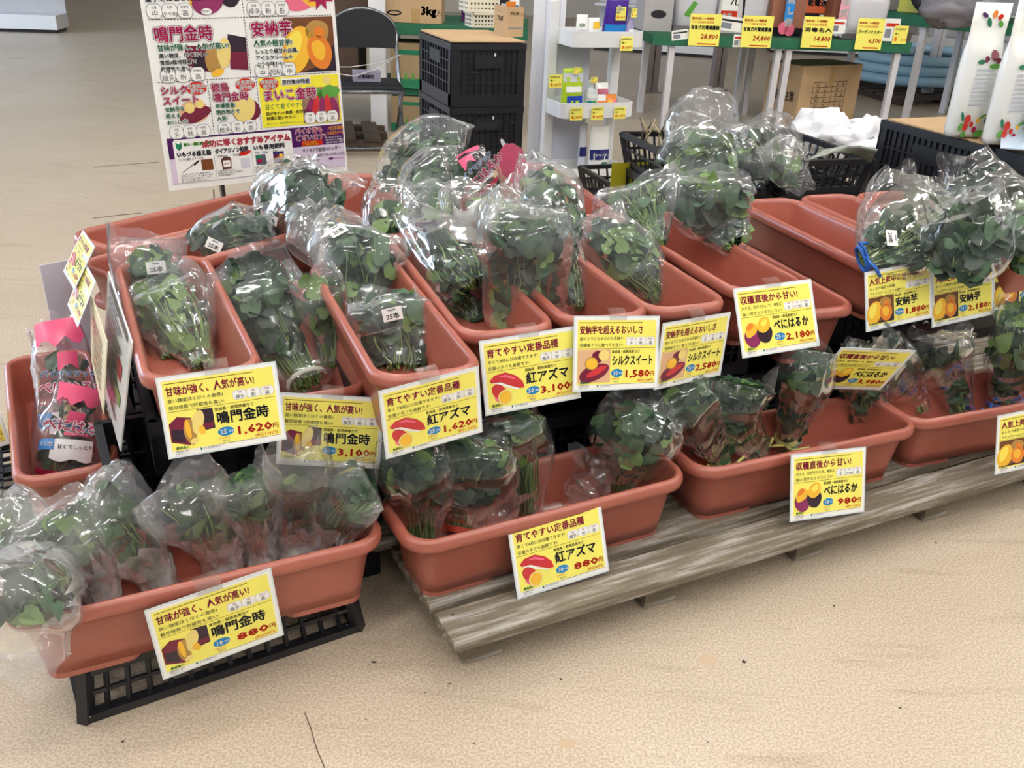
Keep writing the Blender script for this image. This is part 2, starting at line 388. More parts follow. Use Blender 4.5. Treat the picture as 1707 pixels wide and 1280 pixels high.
tag(o, 'black grid tray turned upside down under the planter of pink bags', 'tray')
CY_ = 28; cd = ax(CY_); cn = ax(CY_+90); L0 = V(-.655, 1.475, 0)
cm = {}
def crate(key, L, W, H, loc, yaw, label, group, **k):
    q = (L, W, H, tuple(sorted(k.items())))
    if q not in cm: o = crate_mesh(L, W, H, **k).build('crate'); cm[q] = o.data
    else: o = bpy.data.objects.new('crate', cm[q]); C.objects.link(o)
    o.location = loc; o.rotation_euler = (0, 0, R(yaw)); return tag(o, label, 'crate', group)
for i, nm in enumerate(('left end', 'second place from left', 'third place from left', 'right end')):
    for row in range(2):
        base, h = (0, .315) if i < 1 else (.111, .204)
        c0 = L0 + cd*(.265+.535*i if i else .18+.07*row) + cn*(.215+.385*row)
        crate(None, .525, .37, h, (c0.x, c0.y, base), CY_, 'lower black slatted crate at %s of %s crate row' % (nm, ('front', 'rear')[row]), 'black crates carrying the upper planters', rows=2, ncol=16)
for keys, lab in ((('P1',), 'planter at the left end'), (('P3', 'P4'), 'two red potato card planters'), (('P5', 'P6', 'P7'), 'three middle planters'), (('P8', 'P9', 'P10'), 'three right-hand planters')):
    q = [PLANT[k] for k in keys]; n = len(q); yw = sum(k[3] for k in q)/n
    bk = ax(yw)*.05
    crate(None, .195*n, .46, .121, (sum(k[0] for k in q)/n+bk.x, sum(k[1] for k in q)/n+bk.y, .316), yw-90, 'upper black slatted crate right under the ' + lab, 'black crates carrying the upper planters', rows=1, ncol=7*n)
for x, y, yaw, h, lab in ((-.36, 2.85, 20, .437, 'rear planters right of poster'), (.10, 3.04, 20, .437, 'rear planter with the pink tag'), (-.90, 2.57, QY, .237, 'aisle-side planters below the poster')):
    crate(None, .46, .36, h, (x, y, 0), yaw, 'tall black slatted crate under the ' + lab, 'black crates carrying the upper planters', rows=3, ncol=14)
wood = mat('weathered_wood', (138, 122, 100), .8); nt = wood.node_tree
def wood_nodes(m, c0, c1, c2):
    nt = m.node_tree; L = nt.links.new; b = nt.nodes['Principled BSDF']; tc = nt.nodes.new('ShaderNodeTexCoord'); mp = nt.nodes.new('ShaderNodeMapping')
    mp.inputs['Scale'].default_value = (1.6, 22, 22); n = nt.nodes.new('ShaderNodeTexNoise'); n.inputs['Scale'].default_value = 3; n.inputs['Detail'].default_value = 8; n.inputs['Roughness'].default_value = .65
    L(tc.outputs['Object'], mp.inputs['Vector']); L(mp.outputs['Vector'], n.inputs['Vector']); r = nt.nodes.new('ShaderNodeValToRGB')
    for e, p, c in zip((r.color_ramp.elements[0], r.color_ramp.elements[1], r.color_ramp.elements.new(.5)), (.28, .72, .5), (c0, c2, c1)): e.position = p; e.color = (*lin(c), 1)
    L(n.outputs['Fac'], r.inputs['Fac']); L(r.outputs['Color'], b.inputs['Base Color'])
    bp = nt.nodes.new('ShaderNodeBump'); bp.inputs['Strength'].default_value = .4; bp.inputs['Distance'].default_value = .003; L(n.outputs['Fac'], bp.inputs['Height']); L(bp.outputs['Normal'], b.inputs['Normal'])
wood_nodes(wood, (88, 80, 67), (116, 107, 91), (138, 129, 110))
pal = thing('pallet', 'weathered grey wooden pallet on the floor under the front planters', 'pallet', (-.085, 1.362, 0), R(27.5))
for k in range(8):
    m = M(); m.box((1.2, 0, 0), (2.4, .097, .024), wood); m.box((.03+.001*k, .03, .0122), (.006, .006, .001), mat('nail_rust', (70, 60, 52), .7))
    o = m.build('board', pal, (.01*(k % 3)-.012*k, .052+.121*k, .097), bevel=.003); o.rotation_euler = (0, 0, R((.0, .25, -.2)[k % 3]))
for k in range(6):
    m = M(); m.box((0, .44, 0), (.085, .84, .083), wood)
    m.build('bearer', pal, (.085+.43*k, .03, .0425), bevel=.003)
# ------------------------------------------------------------------ price cards (A5, laminated, taped to the rims)
KIND = {
 'N': ('甘味が強く、人気が高い!', '高い糖度ほくほくの食感♪', '栽培容易で貯蔵性も高い!', ('極多', '粉', '高'), '茨城県・群馬県産など', '鳴門金時'),
 'B': ('育てやすい定番品種', '早くて8月には収穫できます!', '収量の多さも抜群です!', ('極多', '粉', '低'), '茨城県・群馬県産など', '紅アズマ'),
 'S': ('安納芋を超えるおいしさ', '絹のようになめらかな舌触り!', '収穫後すぐに食べても甘い!', ('多', '粘', '高'), '茨城県・群馬県産など', 'シルクスイート'),
 'H': ('収穫直後から甘い!', '大きさ、形がきれいで、病気に', '強い!苦手とはまさにコレ!', ('中', 'やや粉', '高'), '茨城県・群馬県産など', 'べにはるか'),
 'A': ('人気上昇中の極甘芋!', 'ねっとり極甘の品種、', 'アイスクリームのような味わい!', ('中', '超粘', '中'), '岡山県・熊本県産など', '安納芋')}
def blob(m, cx, cy, a, b, rot, mt, z, sd=0, T=None, wob=.12, n=22):
    rnd = random.Random(sd); ph = [rnd.uniform(0, 6.28) for _ in range(3)]
    pts = []
    for k in range(n):
        t = 2*PI*k/n; r = 1+wob*(math.sin(2*t+ph[0])*.5+math.sin(3*t+ph[1])*.35+math.sin(5*t+ph[2])*.15)
        x, y = a*r*math.cos(t), b*r*math.sin(t); pts.append((cx+x*math.cos(rot)-y*math.sin(rot), cy+x*math.sin(rot)+y*math.cos(rot)))
    m.poly(pts, mt, z, T)
def potato_art(m, k, x0, y0, w, h, z, T=None):
    """printed picture of the cut sweet potato; x0, y0 is the lower left corner"""
    X = lambda u: x0+u*w
    Y = lambda v: y0+v*h
    e = z*.12
    def B(u, v, a, b, rot, mt, lay, sd=0, wob=.12): blob(m, X(u), Y(v), a*w, b*h, rot, mt, z+e*lay, sd, T, wob)
    if k == 'N':
        m.poly([(X(.62), Y(.38)), (X(1), Y(.42)), (X(1), Y(.98)), (X(.66), Y(1))], p_dark, z+e, T)
        m.poly([(X(.0), Y(.2)), (X(.4), Y(.05)), (X(.52), Y(.3)), (X(.5), Y(.8)), (X(.2), Y(.88)), (X(0), Y(.7))], p_mar, z+e, T)
        m.poly([(X(.03), Y(.25)), (X(.3), Y(.14)), (X(.33), Y(.5)), (X(.05), Y(.55))], p_dark, z+e*1.5, T)
        m.poly([(X(.68), Y(.42)), (X(.98), Y(.45)), (X(.98), Y(.6)), (X(.7), Y(.58))], p_mar, z+e*1.5, T)
        B(.44, .42, .13, .38, .1, p_tan, 2, 1); B(.64, .66, .13, .33, -.2, p_cream, 3, 2); B(.5, .15, .09, .08, .3, p_cream, 3, 3); B(.7, .42, .08, .12, .2, p_gold, 4, 5); B(.40, .5, .06, .26, .1, p_gold, 3, 6)
    elif k == 'B':
        B(.36, .3, .2, .24, -.5, p_pink, 1, 4, .06); B(.3, .42, .22, .2, -.7, p_pot, 2, 7, .06); B(.45, .22, .2, .23, .2, p_cream, 3, 2, .05); B(.45, .22, .16, .185, .2, p_gold, 4, 2, .05)
        m.poly([(X(.06), Y(.78)), (X(.2), Y(.92)), (X(.5), Y(.97)), (X(.78), Y(.82)), (X(.95), Y(.62)), (X(1.0), Y(.42)), (X(.86), Y(.42)), (X(.6), Y(.55)), (X(.35), Y(.70)), (X(.12), Y(.7))], p_pot, z+e*6, T)
        m.poly([(X(.10), Y(.70)), (X(.35), Y(.69)), (X(.6), Y(.54)), (X(.86), Y(.41)), (X(.82), Y(.38)), (X(.55), Y(.49)), (X(.3), Y(.64))], paper, z+e*5, T)
        m.poly([(X(.25), Y(.86)), (X(.5), Y(.9)), (X(.75), Y(.76)), (X(.72), Y(.72)), (X(.48), Y(.83))], p_pink, z+e*7, T)
    elif k == 'S':
        m.rect(X(0), Y(.0), X(1), Y(1), mat('print_peach', (222, 180, 140), .2), z+e, T)
        B(.6, .78, .16, .2, .4, p_mar, 2, 4); B(.8, .82, .16, .17, 0, p_cream, 3, 1, .05); B(.5, .3, .47, .25, .35, p_mar, 2, 9, .08); B(.58, .34, .34, .1, .4, p_pot, 3, 9, .06); B(.42, .58, .2, .2, 0, p_tan, 4, 3, .05); B(.42, .58, .17, .17, 0, p_gold, 5, 3, .05)
    elif k == 'H':
        B(.3, .38, .27, .34, .5, mat('print_plum', (134, 44, 92), .2), 1, 2, .06); B(.28, .6, .22, .2, .6, p_gold, 2, 3); B(.24, .72, .13, .1, .6, p_org, 3, 3)
        B(.72, .45, .27, .3, -.5, p_dark, 2, 5, .06); B(.72, .72, .23, .24, .7, p_gold, 3, 8); B(.74, .8, .13, .11, .6, mat('print_lemon', (250, 226, 90), .2), 4, 8)
    else:
        m.rect(X(0), Y(0), X(1), Y(1), p_brown, z+e, T)
        m.poly([(X(.3), Y(0)), (X(1), Y(0)), (X(1), Y(.5)), (X(.6), Y(.1))], p_dark, z+e*1.5, T)
        B(.22, .42, .28, .46, -.35, p_gold, 2, 1, .06); B(.16, .5, .14, .3, -.35, mat('print_lemon', (250, 226, 90), .2), 3, 1, .06)
        B(.68, .36, .24, .33, .3, p_org, 3, 4, .07); B(.66, .72, .25, .22, -.4, p_tan, 2, 6); B(.66, .4, .13, .2, .3, p_gold, 4, 4); B(.7, .72, .12, .1, -.4, p_org, 3, 6)
def card(key, k, num, price, tax, pose, label, s=1.0, tape=True):
    m = M(); Z = .0009
    h, l1, l2, pills, org, nm = KIND[k]
    m.box((0, 0, 0), (.216, .154, .0012), mat('laminate_edge', (214, 226, 232), .08))
    mm = .001; T = Matrix.Diagonal((mm, mm, 1, 1))
    def rc(x0, y0, x1, y1, mt, z=Z): m.rect(x0, y0, x1, y1, mt, z, T)
    def tx(t, x, y, sz, mt, z=Z*1.9, **kw): m.text(t, x, y, sz, mt, z, T=T, **kw)
    rc(-105, -74, 105, 74, paper, Z*.85); rc(-99, -64, 99, 68, p_yel, Z)
    rc(-96, 62, 63, 63.4, p_olive, Z*1.3); rc(-98, 9.6, 98, 10.4, p_olive, Z*1.3); rc(-16, -65, 98, -64.3, p_olive, Z*1.3)
    m.text(h, -95, 41, 19, p_red, Z*1.9, bold=.028, width=158, T=T)
    m.text(l1, -94, 27, 8.4, p_blk, Z*1.9, width=min(110, 8.2*len(l1)), T=T); m.text(l2, -94, 14, 8.4, p_blk, Z*1.9, width=min(110, 8.2*len(l2)), T=T)
    for i, (pt, sm) in enumerate(zip(pills, ('収量', '肉質', '貯蔵性'))):
        x = 34+25*i
        for a, mt, z in ((1, p_lgrey, Z*1.2), (.93, paper, Z*1.4)):
            pts = [(x+(8*math.copysign(1, math.cos(t)) + 5*math.cos(t))*a, 24+9*math.sin(t)*a) for t in [2*PI*(q+.5)/20 for q in range(20)]]
            m.poly(pts, mt, z, T)
        tx(pt, x, 17.3, 8.5 if len(pt) < 3 else 6.6, p_blk, al='c'); tx(sm, x, 27.5, 3.6, p_red, al='c')
    tx(org, -15, 0, 7.2, p_blk, bold=.01)
    w = {2: 60, 3: 72, 4: 96, 5: 98, 7: 104}.get(len(nm), 96)
    tx(nm, -14, -24, 25 if len(nm) < 6 else 23, p_blk, bold=.034, width=w)
    m.ell(0, -41.5, 15, 8.6, p_blue, Z*1.3, T=T); tx(num, -11, -46, 13, paper, bold=.03); tx('本組', 4, -44, 5.5, paper)
    tx(price, 84, -51, 20 if len(price) < 4 else 21, p_price, bold=.034, al='r', width=(58 if len(price) < 4 else 68)); tx('円', 85, -49.5, 12, p_price, bold=.02)
    tx('(税込%s円)' % tax, 94, -61, 7.4, p_price, al='r'); tx('[1本当り]', -14, -55, 4.6, p_price); tx('領収済', -9, -61, 4.6, p_grey)
    rc(-98, -73, 0, -64.5, paper, Z*1.2)
    m.text('農業屋の', -92, -61.5, 6, p_green, Z*1.9, bold=.02, T=T); tx('品質保証の苗を', -94, -67, 3.6, p_blk); tx('お届けします。', -94, -71.5, 3.6, p_blk); tx('日本農林社', -44, -69, 6, p_grey); tx('♦', -52, -69, 6, p_green)
    potato_art(m, k, -98, -60, 80, 68, Z*1.4, T)
    loc, yaw, tilt, roll = pose
    E0 = V(0, 0, CAM_H); P = E0 + (Vector(loc)-E0)*s
    Mw = Matrix.Rotation(R(yaw), 4, 'Z') @ Matrix.Rotation(PI/2, 4, 'X') @ Matrix.Rotation(R(tilt), 4, 'X') @ Matrix.Rotation(R(roll), 4, 'Z')
    Mw.translation = P; Mw = Mw @ Matrix.Scale(s, 4)
    o = m.build('price_card', mw=Mw); tag(o, label, 'price card', 'yellow price cards of the seedling display')
    if tape:
        t = M(); q = .001
        t.add([(-.022, .068, q), (.022, .068, q), (.022, .082, q), (-.022, .082, q), (-.022, .092, -.010), (.022, .092, -.010), (-.022, .094, -.022), (.022, .094, -.022)], [(0, 1, 2, 3), (3, 2, 5, 4), (4, 5, 7, 6)], tape_c)
        t.build('tape', o)
    return o
CARDS = [
 ('A', 'N', '10', '880', '968', ((-.497, 1.274, .212), 30.3, -1.5, 4.5), 'yellow 880 yen card with purple potatoes on the front left planter', 1.03),
 ('B', 'B', '10', '880', '968', ((.113, 1.572, .187), 26.3, -19.6, 2.2), 'yellow 880 yen card with red potato on planter above the pallet', 1.0),
 ('C', 'H', '10', '980', '1,078', ((.73, 1.821, .223), 24.7, -19.3, -5), 'yellow 980 yen card on the middle planter of the pallet', 1.02),
 ('D', 'A', '10', '980', '1,078', ((1.296, 2.043, .248), 16.2, -11.8, 5), 'yellow card with orange potatoes cut off by photo edge, above the pallet', 1.0),
 ('P1', 'N', '25', '1,620', '1,782', ((-.538, 1.533, .498), 22.4, -15.6, 1.7), 'yellow 1,620 yen card with purple potatoes at left end of upper row', .945),
 ('P2', 'N', '50', '3,100', '3,410', ((-.375, 1.7, .369), 9.5, -15, -5.1), 'yellow 3,100 yen card with purple potatoes, half behind its neighbour', .945),
 ('P3', 'B', '25', '1,620', '1,782', ((-.158, 1.662, .444), 28.4, -1.4, 4.4), 'yellow 1,620 yen card with red potato in the upper row', .905),
 ('P4', 'B', '50', '3,100', '3,410', ((.038, 1.715, .523), 24.3, -14, 1.6), 'yellow 3,100 yen card with red potato in the upper row', .985),
 ('P5', 'S', '10', '1,580', '1,738', ((.215, 1.768, .547), 31.1, -18.4, -8.7), 'yellow 1,580 yen card in the upper row', 1.0),
 ('P6', 'S', '25', '2,580', '2,838', ((.4, 1.909, .5), 37.1, -2.5, -4.2), 'yellow 2,580 yen card in the upper row', .985),
 ('P7', 'H', '25', '2,180', '2,398', ((.584, 1.941, .574), 25.3, -26.3, -.1), 'yellow 2,180 yen card with halved yellow potatoes and glare along its top', 1.03),
 ('P7b', 'H', '50', '3,980', '4,378', ((.845, 2.06, .405), 14, 26, -8), 'yellow 3,980 yen card tilted back, half hidden by the card before it', 1.0),
 ('P8', 'A', '20', '1,880', '2,068', ((.981, 2.264, .526), 22.2, -14.1, 4.3), 'yellow 1,880 yen card with orange potatoes', .985),
 ('P9', 'A', '25', '2,180', '2,398', ((1.192, 2.364, .507), 21.8, -14.5, 4.2), 'yellow 2,180 yen card with orange potatoes', .985),
 ('P10', 'A', '50', '3,980', '4,378', ((1.435, 2.529, .497), 16.9, -15.1, 6.4), 'yellow card with orange potatoes at right photo edge, behind a standing bag', .985)]
for c in CARDS: card(*c[:7], s=c[7])
# cards and boards hanging at the left ends, seen edge on
lq = PLANT['L']; p = at(-12, 690, .25)
card('L', 'H', '10', '980', '1,078', ((p.x-.085, p.y-.03, .225), 47, -20, 0), 'yellow card on left side of the pink bags\' planter, cut by photo edge', s=1, tape=False)
# ------------------------------------------------------------------ bagged bunches of sweet potato vines
def crom(P, t):
    n = len(P)-1; x = min(max(t, 0), .9999)*n; i = int(x); u = x-i
    g = lambda k: P[min(max(k, 0), n)]
    a, b, c, d = g(i-1), g(i), g(i+1), g(i+2)
    return [.5*((2*b[k])+(-a[k]+c[k])*u+(2*a[k]-5*b[k]+4*c[k]-d[k])*u*u+(-a[k]+3*b[k]-3*c[k]+d[k])*u**3) for k in range(len(a))]
def ridge(p):
    return 1-abs(noise.noise(p))*2.4
LEAF = [(0, .0), (-.22, -.10), (-.46, .10), (-.44, .36), (-.26, .66), (0, 1), (.26, .66), (.44, .36), (.46, .10), (.22, -.10)]
def leaf(m, p, d, n, L, W, mt, fold=.25, curl=.15):
    d = d.normalized(); n = (n-d*n.dot(d)).normalized(); s = d.cross(n)
    vs = []; mid = [(0, 0), (0, .36), (0, .68), (0, 1)]
    def q(u, v): return p + s*(u*W) + d*(v*L) + n*(abs(u)*fold*W - curl*L*v*v)
    vs = [q(*a) for a in mid] + [q(*a) for a in LEAF[1:5]] + [q(*a) for a in LEAF[6:]]
    fs = [(0, 1, 5, 4), (1, 6, 5), (1, 2, 7, 6), (2, 3, 7), (0, 11, 10, 1), (1, 10, 9), (1, 9, 8, 2), (2, 8, 3)]
    m.add(vs, fs, mt, True)
class Spine:
    def __init__(s, sp, lift=0):
        s.P = []
        for px, py, z, w, t in sp:
            q = at(px, py, z); s.P.append((q.x, q.y, q.z, w, t))
    def fr(s, v):
        a = crom(s.P, v); b = crom(s.P, min(v+.02, 1)); c = crom(s.P, max(v-.02, 0))
        p = Vector(a[:3]); d = (Vector(b[:3])-Vector(c[:3])).normalized()
        up = (V(0, 0, CAM_H+.4)-p).normalized(); side = d.cross(up).normalized(); n = side.cross(d)
        return p, d, side, n, a[3], a[4]
NB = 0
def bag(label, sp, fol=(.25, .9), nl=90, ns=26, ll=.05, fmat=None, tie=None, stk=None, stkv=(.55, .2), rough=1.0, cat='bag of vines', group='bagged bunches of sweet potato vines', lm=None, flare=True, hold=.95, name='vine_bag', twist=0, fat=1.0, roots=True):
    global NB
    NB += 1; rnd = random.Random(NB*7+1); S = Spine(sp); fmat = fmat or film_m
    base = S.fr(0)[0]; t = thing(name, label, cat, base, 0, group)
    nv, nu = 40, 36; sd = V(NB*3.1, NB*1.7, NB*.9); vs = []
    w70 = S.fr(.7)[4]
    for j in range(nv+1):
        v = j/nv; p, d, sdv, n, w, th = S.fr(v)
        if hold and v > .7:
            u = min(1, (v-.7)/.22); w = max(w, w70*hold*(1-.12*u)); th = th*(1-u)+.006*u
        if flare and v < .05: w *= .62+2.4*(.05-v)/.05*.22; th *= .7
        for i in range(nu):
            a = 2*PI*i/nu; c, s = math.cos(a), math.sin(a)
            x = w*math.copysign(abs(c)**.8, c)*1.06; y = th*math.copysign(abs(s)**1.15, s)
            r = V(x/max(w, .01), y/max(th, .01), 0)
            q = p + sdv*x + n*y
            k = q*11+sd; e = ridge(k*.62)*.7 + ridge(k*1.25+V(5, 1, 2))*.22 + (ridge(V(c*2.1, s*2.1, v*1.1)+sd))*.5
            am = .014*rough*(.45+1.2*v)*(min(1, w/.05))
            q += (sdv*c*.8+n*s)*(e-.45)*am
            if j >= nv-1: q += d*(noise.noise(V(c*1.1, s*.4, 7)+sd))*.09*(1 if j == nv else .5)
            vs.append(q-base)
    fs = [(j*nu+i, j*nu+(i+1) % nu, (j+1)*nu+(i+1) % nu, (j+1)*nu+i) for j in range(nv) for i in range(nu)]
    m = M(); m.add(vs, fs, fmat, True); m.build('bag', t)
    if fmat is film_w and nl > 20:      # the film is bunched in many layers around the roots
        vs = []; n2 = 12
        for j in range(n2+1):
            v = .42*j/n2; p, d, sdv, n, w, th = S.fr(v); kf = 1.03+.04*math.sin(j*2.1)
            for i in range(nu):
                a = 2*PI*i/nu; q = p-base+sdv*w*kf*math.cos(a)+n*th*kf*math.sin(a); e = ridge(V(math.cos(a)*2.6, math.sin(a)*2.6, v*4)+sd)
                q += (sdv*math.cos(a)+n*math.sin(a))*(e-.5)*.011 + (d*noise.noise(V(i*.9, NB, 3))*.09 if j == n2 else V(0, 0, 0)); vs.append(q)
        m = M(); m.add(vs, [(j*nu+i, j*nu+(i+1) % nu, (j+1)*nu+(i+1) % nu, (j+1)*nu+i) for j in range(n2) for i in range(nu)], film_k, True); m.build('gathered_film', t)
    f0, f1 = fol
    if ns:
        m = M()
        for k in range(ns):
            a = rnd.uniform(0, 2*PI); r = math.sqrt(rnd.random())*.8; vend = f0+(f1-f0)*rnd.uniform(.2, .95); pts = []; rr = []
            a2 = a+rnd.uniform(-.9, .9)
            for q in range(6):
                v = .015+(vend-.015)*q/5; p, d, sdv, n, w, th = S.fr(v); aa = a+(a2-a)*q/5
                pts.append(p-base+sdv*w*.82*r*math.cos(aa)+n*th*.8*r*math.sin(aa)+V(rnd.uniform(-1, 1), rnd.uniform(-1, 1), rnd.uniform(-1, 1))*.003)
            m.tube(pts, [.0024, .0022, .002, .0018, .0015, .001], rnd.choice((stem_a, stem_a, stem_b)), 5)
        m.build('vine_stems', t)
    if nl:
        m = M()
        for k in range(nl):
            v = f0+(f1-f0)*rnd.random()**.85; p, d, sdv, n, w, th = S.fr(v); fl = max(0, min(1, (v-.68)/.24)) if hold else 0; th = th*(1-.8*fl)
            a = rnd.uniform(0, 2*PI); r = .35+.58*math.sqrt(rnd.random()) if rnd.random() < .75 else .2
            c, s = math.cos(a), math.sin(a); edge = 1-max(0, (v-f1+.12)/.12)*.35
            q = p-base+sdv*w*.80*r*c*edge*fat+n*th*.72*r*s*edge
            out = (sdv*c*(th/max(w, .01))+n*s).normalized()
            dd = d*rnd.uniform(.1, 1)+sdv*rnd.uniform(-.9, .9)+n*rnd.uniform(-.4, .4)
            nn = out+(n if out.dot(n) >= 0 else -n)*fl*2+V(rnd.uniform(-1, 1), rnd.uniform(-1, 1), rnd.uniform(-1, 1))*.45*(1-.6*fl)
            if fl > .3: dd = d*rnd.uniform(-.6, .3)+sdv*rnd.uniform(-.9, .9)
            L = ll*rnd.uniform(.65, 1.25)*(1-.3*fl); lmix = lm or (leaf_a, leaf_b, leaf_b, leaf_b, leaf_a, leaf_b, leaf_a, leaf_c)
            leaf(m, q-dd.normalized()*L*.4, dd, nn, L, L*.92, rnd.choice(lmix), rnd.uniform(.1, .45), rnd.uniform(-.1, .3))
        m.build('leaves', t)
    if tie:
        tv, tm = tie; p, d, sdv, n, w, th = S.fr(tv); m = M(); tk = .78 if tm is tie_w else 1.0
        for o in (-.004, .004, .0):
            m.tube([p-base+d*o+sdv*(w*tk+.002)*math.cos(q*PI/6)+n*(th*tk+.002)*math.sin(q*PI/6) for q in range(7 if tm is tie_w else 13)], .0035, tm, 5, False)
        for s_ in ((-1, 1) if tm not in (tie_w, tie_r) else ()):
            st = p-base+n*(th+.004); m.tube([st, st+sdv*.02*s_+n*.01, st+sdv*.035*s_+d*.008*s_+n*.012, st+sdv*(.06 if s_ > 0 else .03)*s_+d*.016], [.003, .004, .005, .004], tm, 4)
        m.build('tie', t)
    if stk:
        v, u = stkv; p, d, sdv, n, w, th = S.fr(v)
        q = p-base+sdv*u*w+n*(th*1.0+.012); tx = (sdv+d*twist).normalized()
        m = M(); Mt = frame(q, tx, n, 1)
        m.add([(-.021, -.014, 0), (.021, -.014, 0), (.021, .014, 0), (-.021, .014, 0)], [(0, 1, 2, 3)], paper, T=Mt)
        m.text(stk, 0, -.009, .014, p_blk, .0012, bold=.02, al='c', T=Mt); m.rect(-.008, .008, .008, .011, p_grey, .0012, Mt)
        m.build('count_sticker', t)
    return t
B = bag
# --- front left planter: milky bags gathered at the root end
rt = dict(fmat=film_w, lm=(leaf_a, leaf_a, leaf_b, leaf_c))
B('milky bag drooping left out of the front left planter, mouth hanging over its end', [(120, 985, .20, .035, .03), (85, 965, .30, .06, .045), (45, 985, .34, .085, .05), (22, 1040, .30, .08, .04), (18, 1110, .24, .055, .012)], (.2, .72), 46, 20, .045, **rt)
B('milky bag at left photo edge leaning over the front left planter', [(108, 1010, .17, .032, .03), (78, 965, .23, .05, .036), (35, 920, .31, .075, .045), (-12, 885, .36, .08, .035), (-40, 865, .38, .07, .012)], (.2, .8), 70, 26, .045, **rt)
B('milky bag second from left in the front left planter, leaning back left', [(172, 1012, .16, .028, .026), (160, 970, .22, .038, .034), (128, 915, .30, .065, .045), (95, 875, .36, .072, .035), (75, 850, .38, .06, .012)], (.3, .8), 60, 24, .045, **rt)
B('milky bag with a broad clear flap leaning left across the front left planter', [(275, 985, .15, .028, .026), (248, 940, .21, .042, .034), (198, 890, .30, .08, .045), (150, 855, .36, .10, .04), (118, 832, .38, .09, .012)], (.3, .82), 66, 40, .045, **rt)
B('milky bag with a lone light leaf standing mid planter at front left', [(372, 958, .14, .036, .034), (368, 915, .20, .042, .038), (348, 868, .29, .066, .045), (318, 828, .36, .085, .04), (298, 798, .39, .08, .012)], (.35, .85), 70, 22, .045, **rt)
B('milky bag standing upright behind the 880 yen purple potato card', [(437, 940, .14, .032, .03), (430, 900, .20, .036, .034), (420, 850, .29, .06, .045), (408, 812, .36, .07, .04), (398, 782, .39, .06, .012)], (.35, .85), 70, 22, .045, **rt)
B('milky bag rising in front of the 3,100 yen purple potato card', [(500, 930, .14, .045, .036), (505, 885, .20, .056, .04), (502, 835, .30, .056, .042), (496, 785, .39, .056, .03), (492, 745, .44, .045, .012)], (.3, .68), 46, 18, .045, **rt)
B('milky bag leaning right at the right end of front left planter', [(538, 925, .14, .03, .03), (546, 890, .20, .045, .034), (568, 848, .28, .062, .042), (602, 818, .34, .066, .036), (626, 805, .36, .05, .012)], (.3, .85), 70, 44, .045, **rt)
# --- second front planter
B('dark leafy bag at left end of planter with red potato 880 yen card', [(706, 905, .15, .045, .04), (702, 860, .21, .052, .045), (698, 805, .31, .075, .05), (690, 765, .38, .07, .045), (690, 735, .41, .055, .015)], (.38, .88), 116, 40, .055, fmat=film_f)
B('dark leafy bag second from left above the red potato 880 yen card', [(765, 890, .15, .03, .03), (772, 850, .20, .045, .04), (780, 795, .31, .09, .055), (785, 755, .38, .085, .045), (788, 735, .40, .06, .015)], (.35, .9), 130, 36, .055, tie=(.06, tie_r), fmat=film_f)
B('dark leafy bag with bright stems and a folded clear corner, beside the empty planter stretch', [(880, 855, .15, .035, .032), (878, 815, .22, .042, .036), (868, 755, .32, .065, .045), (855, 715, .40, .066, .04), (848, 690, .42, .05, .012)], (.42, .9), 92, 43, .055, fmat=film_f)
B('small crumpled clear bag end on the floor of planter with red potato 880 yen card', [(835, 868, .15, .03, .02), (830, 850, .19, .045, .03), (822, 830, .23, .035, .02)], nl=0, ns=0, rough=1.8)
B('dark leafy bag with a folded dark clear top at right end of its planter', [(1035, 822, .15, .04, .036), (1045, 785, .21, .055, .045), (1055, 735, .31, .095, .055), (1062, 700, .37, .09, .045), (1075, 672, .40, .085, .01)], (.25, .84), 133, 31, .058, fmat=film_f)
B('crumpled empty clear bag corner left of the dark leafy bag in its planter', [(1000, 822, .16, .02, .02), (985, 805, .21, .05, .035), (965, 790, .25, .03, .02)], nl=0, ns=0, rough=1.8)
# --- third front planter
B('straw-tied leafy bag at left end of the 980 yen planter', [(1200, 775, .16, .02, .02), (1192, 748, .21, .036, .034), (1165, 700, .31, .066, .05), (1140, 665, .39, .068, .045), (1128, 645, .42, .05, .012)], (.25, .9), 110, 28, .055, tie=(.1, tie_y), fmat=film_f)
B('leafy bag with pale cut end between two straw-tied bags in 980 yen planter', [(1268, 772, .16, .024, .022), (1252, 740, .21, .04, .036), (1226, 690, .31, .066, .05), (1222, 655, .38, .085, .045), (1225, 635, .41, .08, .012)], (.25, .92), 116, 28, .055, fmat=film_f)
B('upright straw-tied leafy bag with long loose tie end in the 980 yen planter', [(1305, 755, .15, .028, .026), (1312, 725, .21, .026, .026), (1330, 670, .32, .052, .042), (1345, 615, .43, .056, .042), (1352, 580, .48, .04, .012)], (.2, .9), 110, 28, .052, tie=(.22, tie_y), fmat=film_f)
B('leafy bag with broad leaves sticking out left at right end of 980 yen planter', [(1447, 728, .15, .04, .036), (1446, 690, .21, .048, .042), (1440, 645, .30, .056, .046), (1425, 615, .36, .06, .04), (1405, 600, .40, .05, .012)], (.25, .95), 116, 24, .058, fmat=film_f)
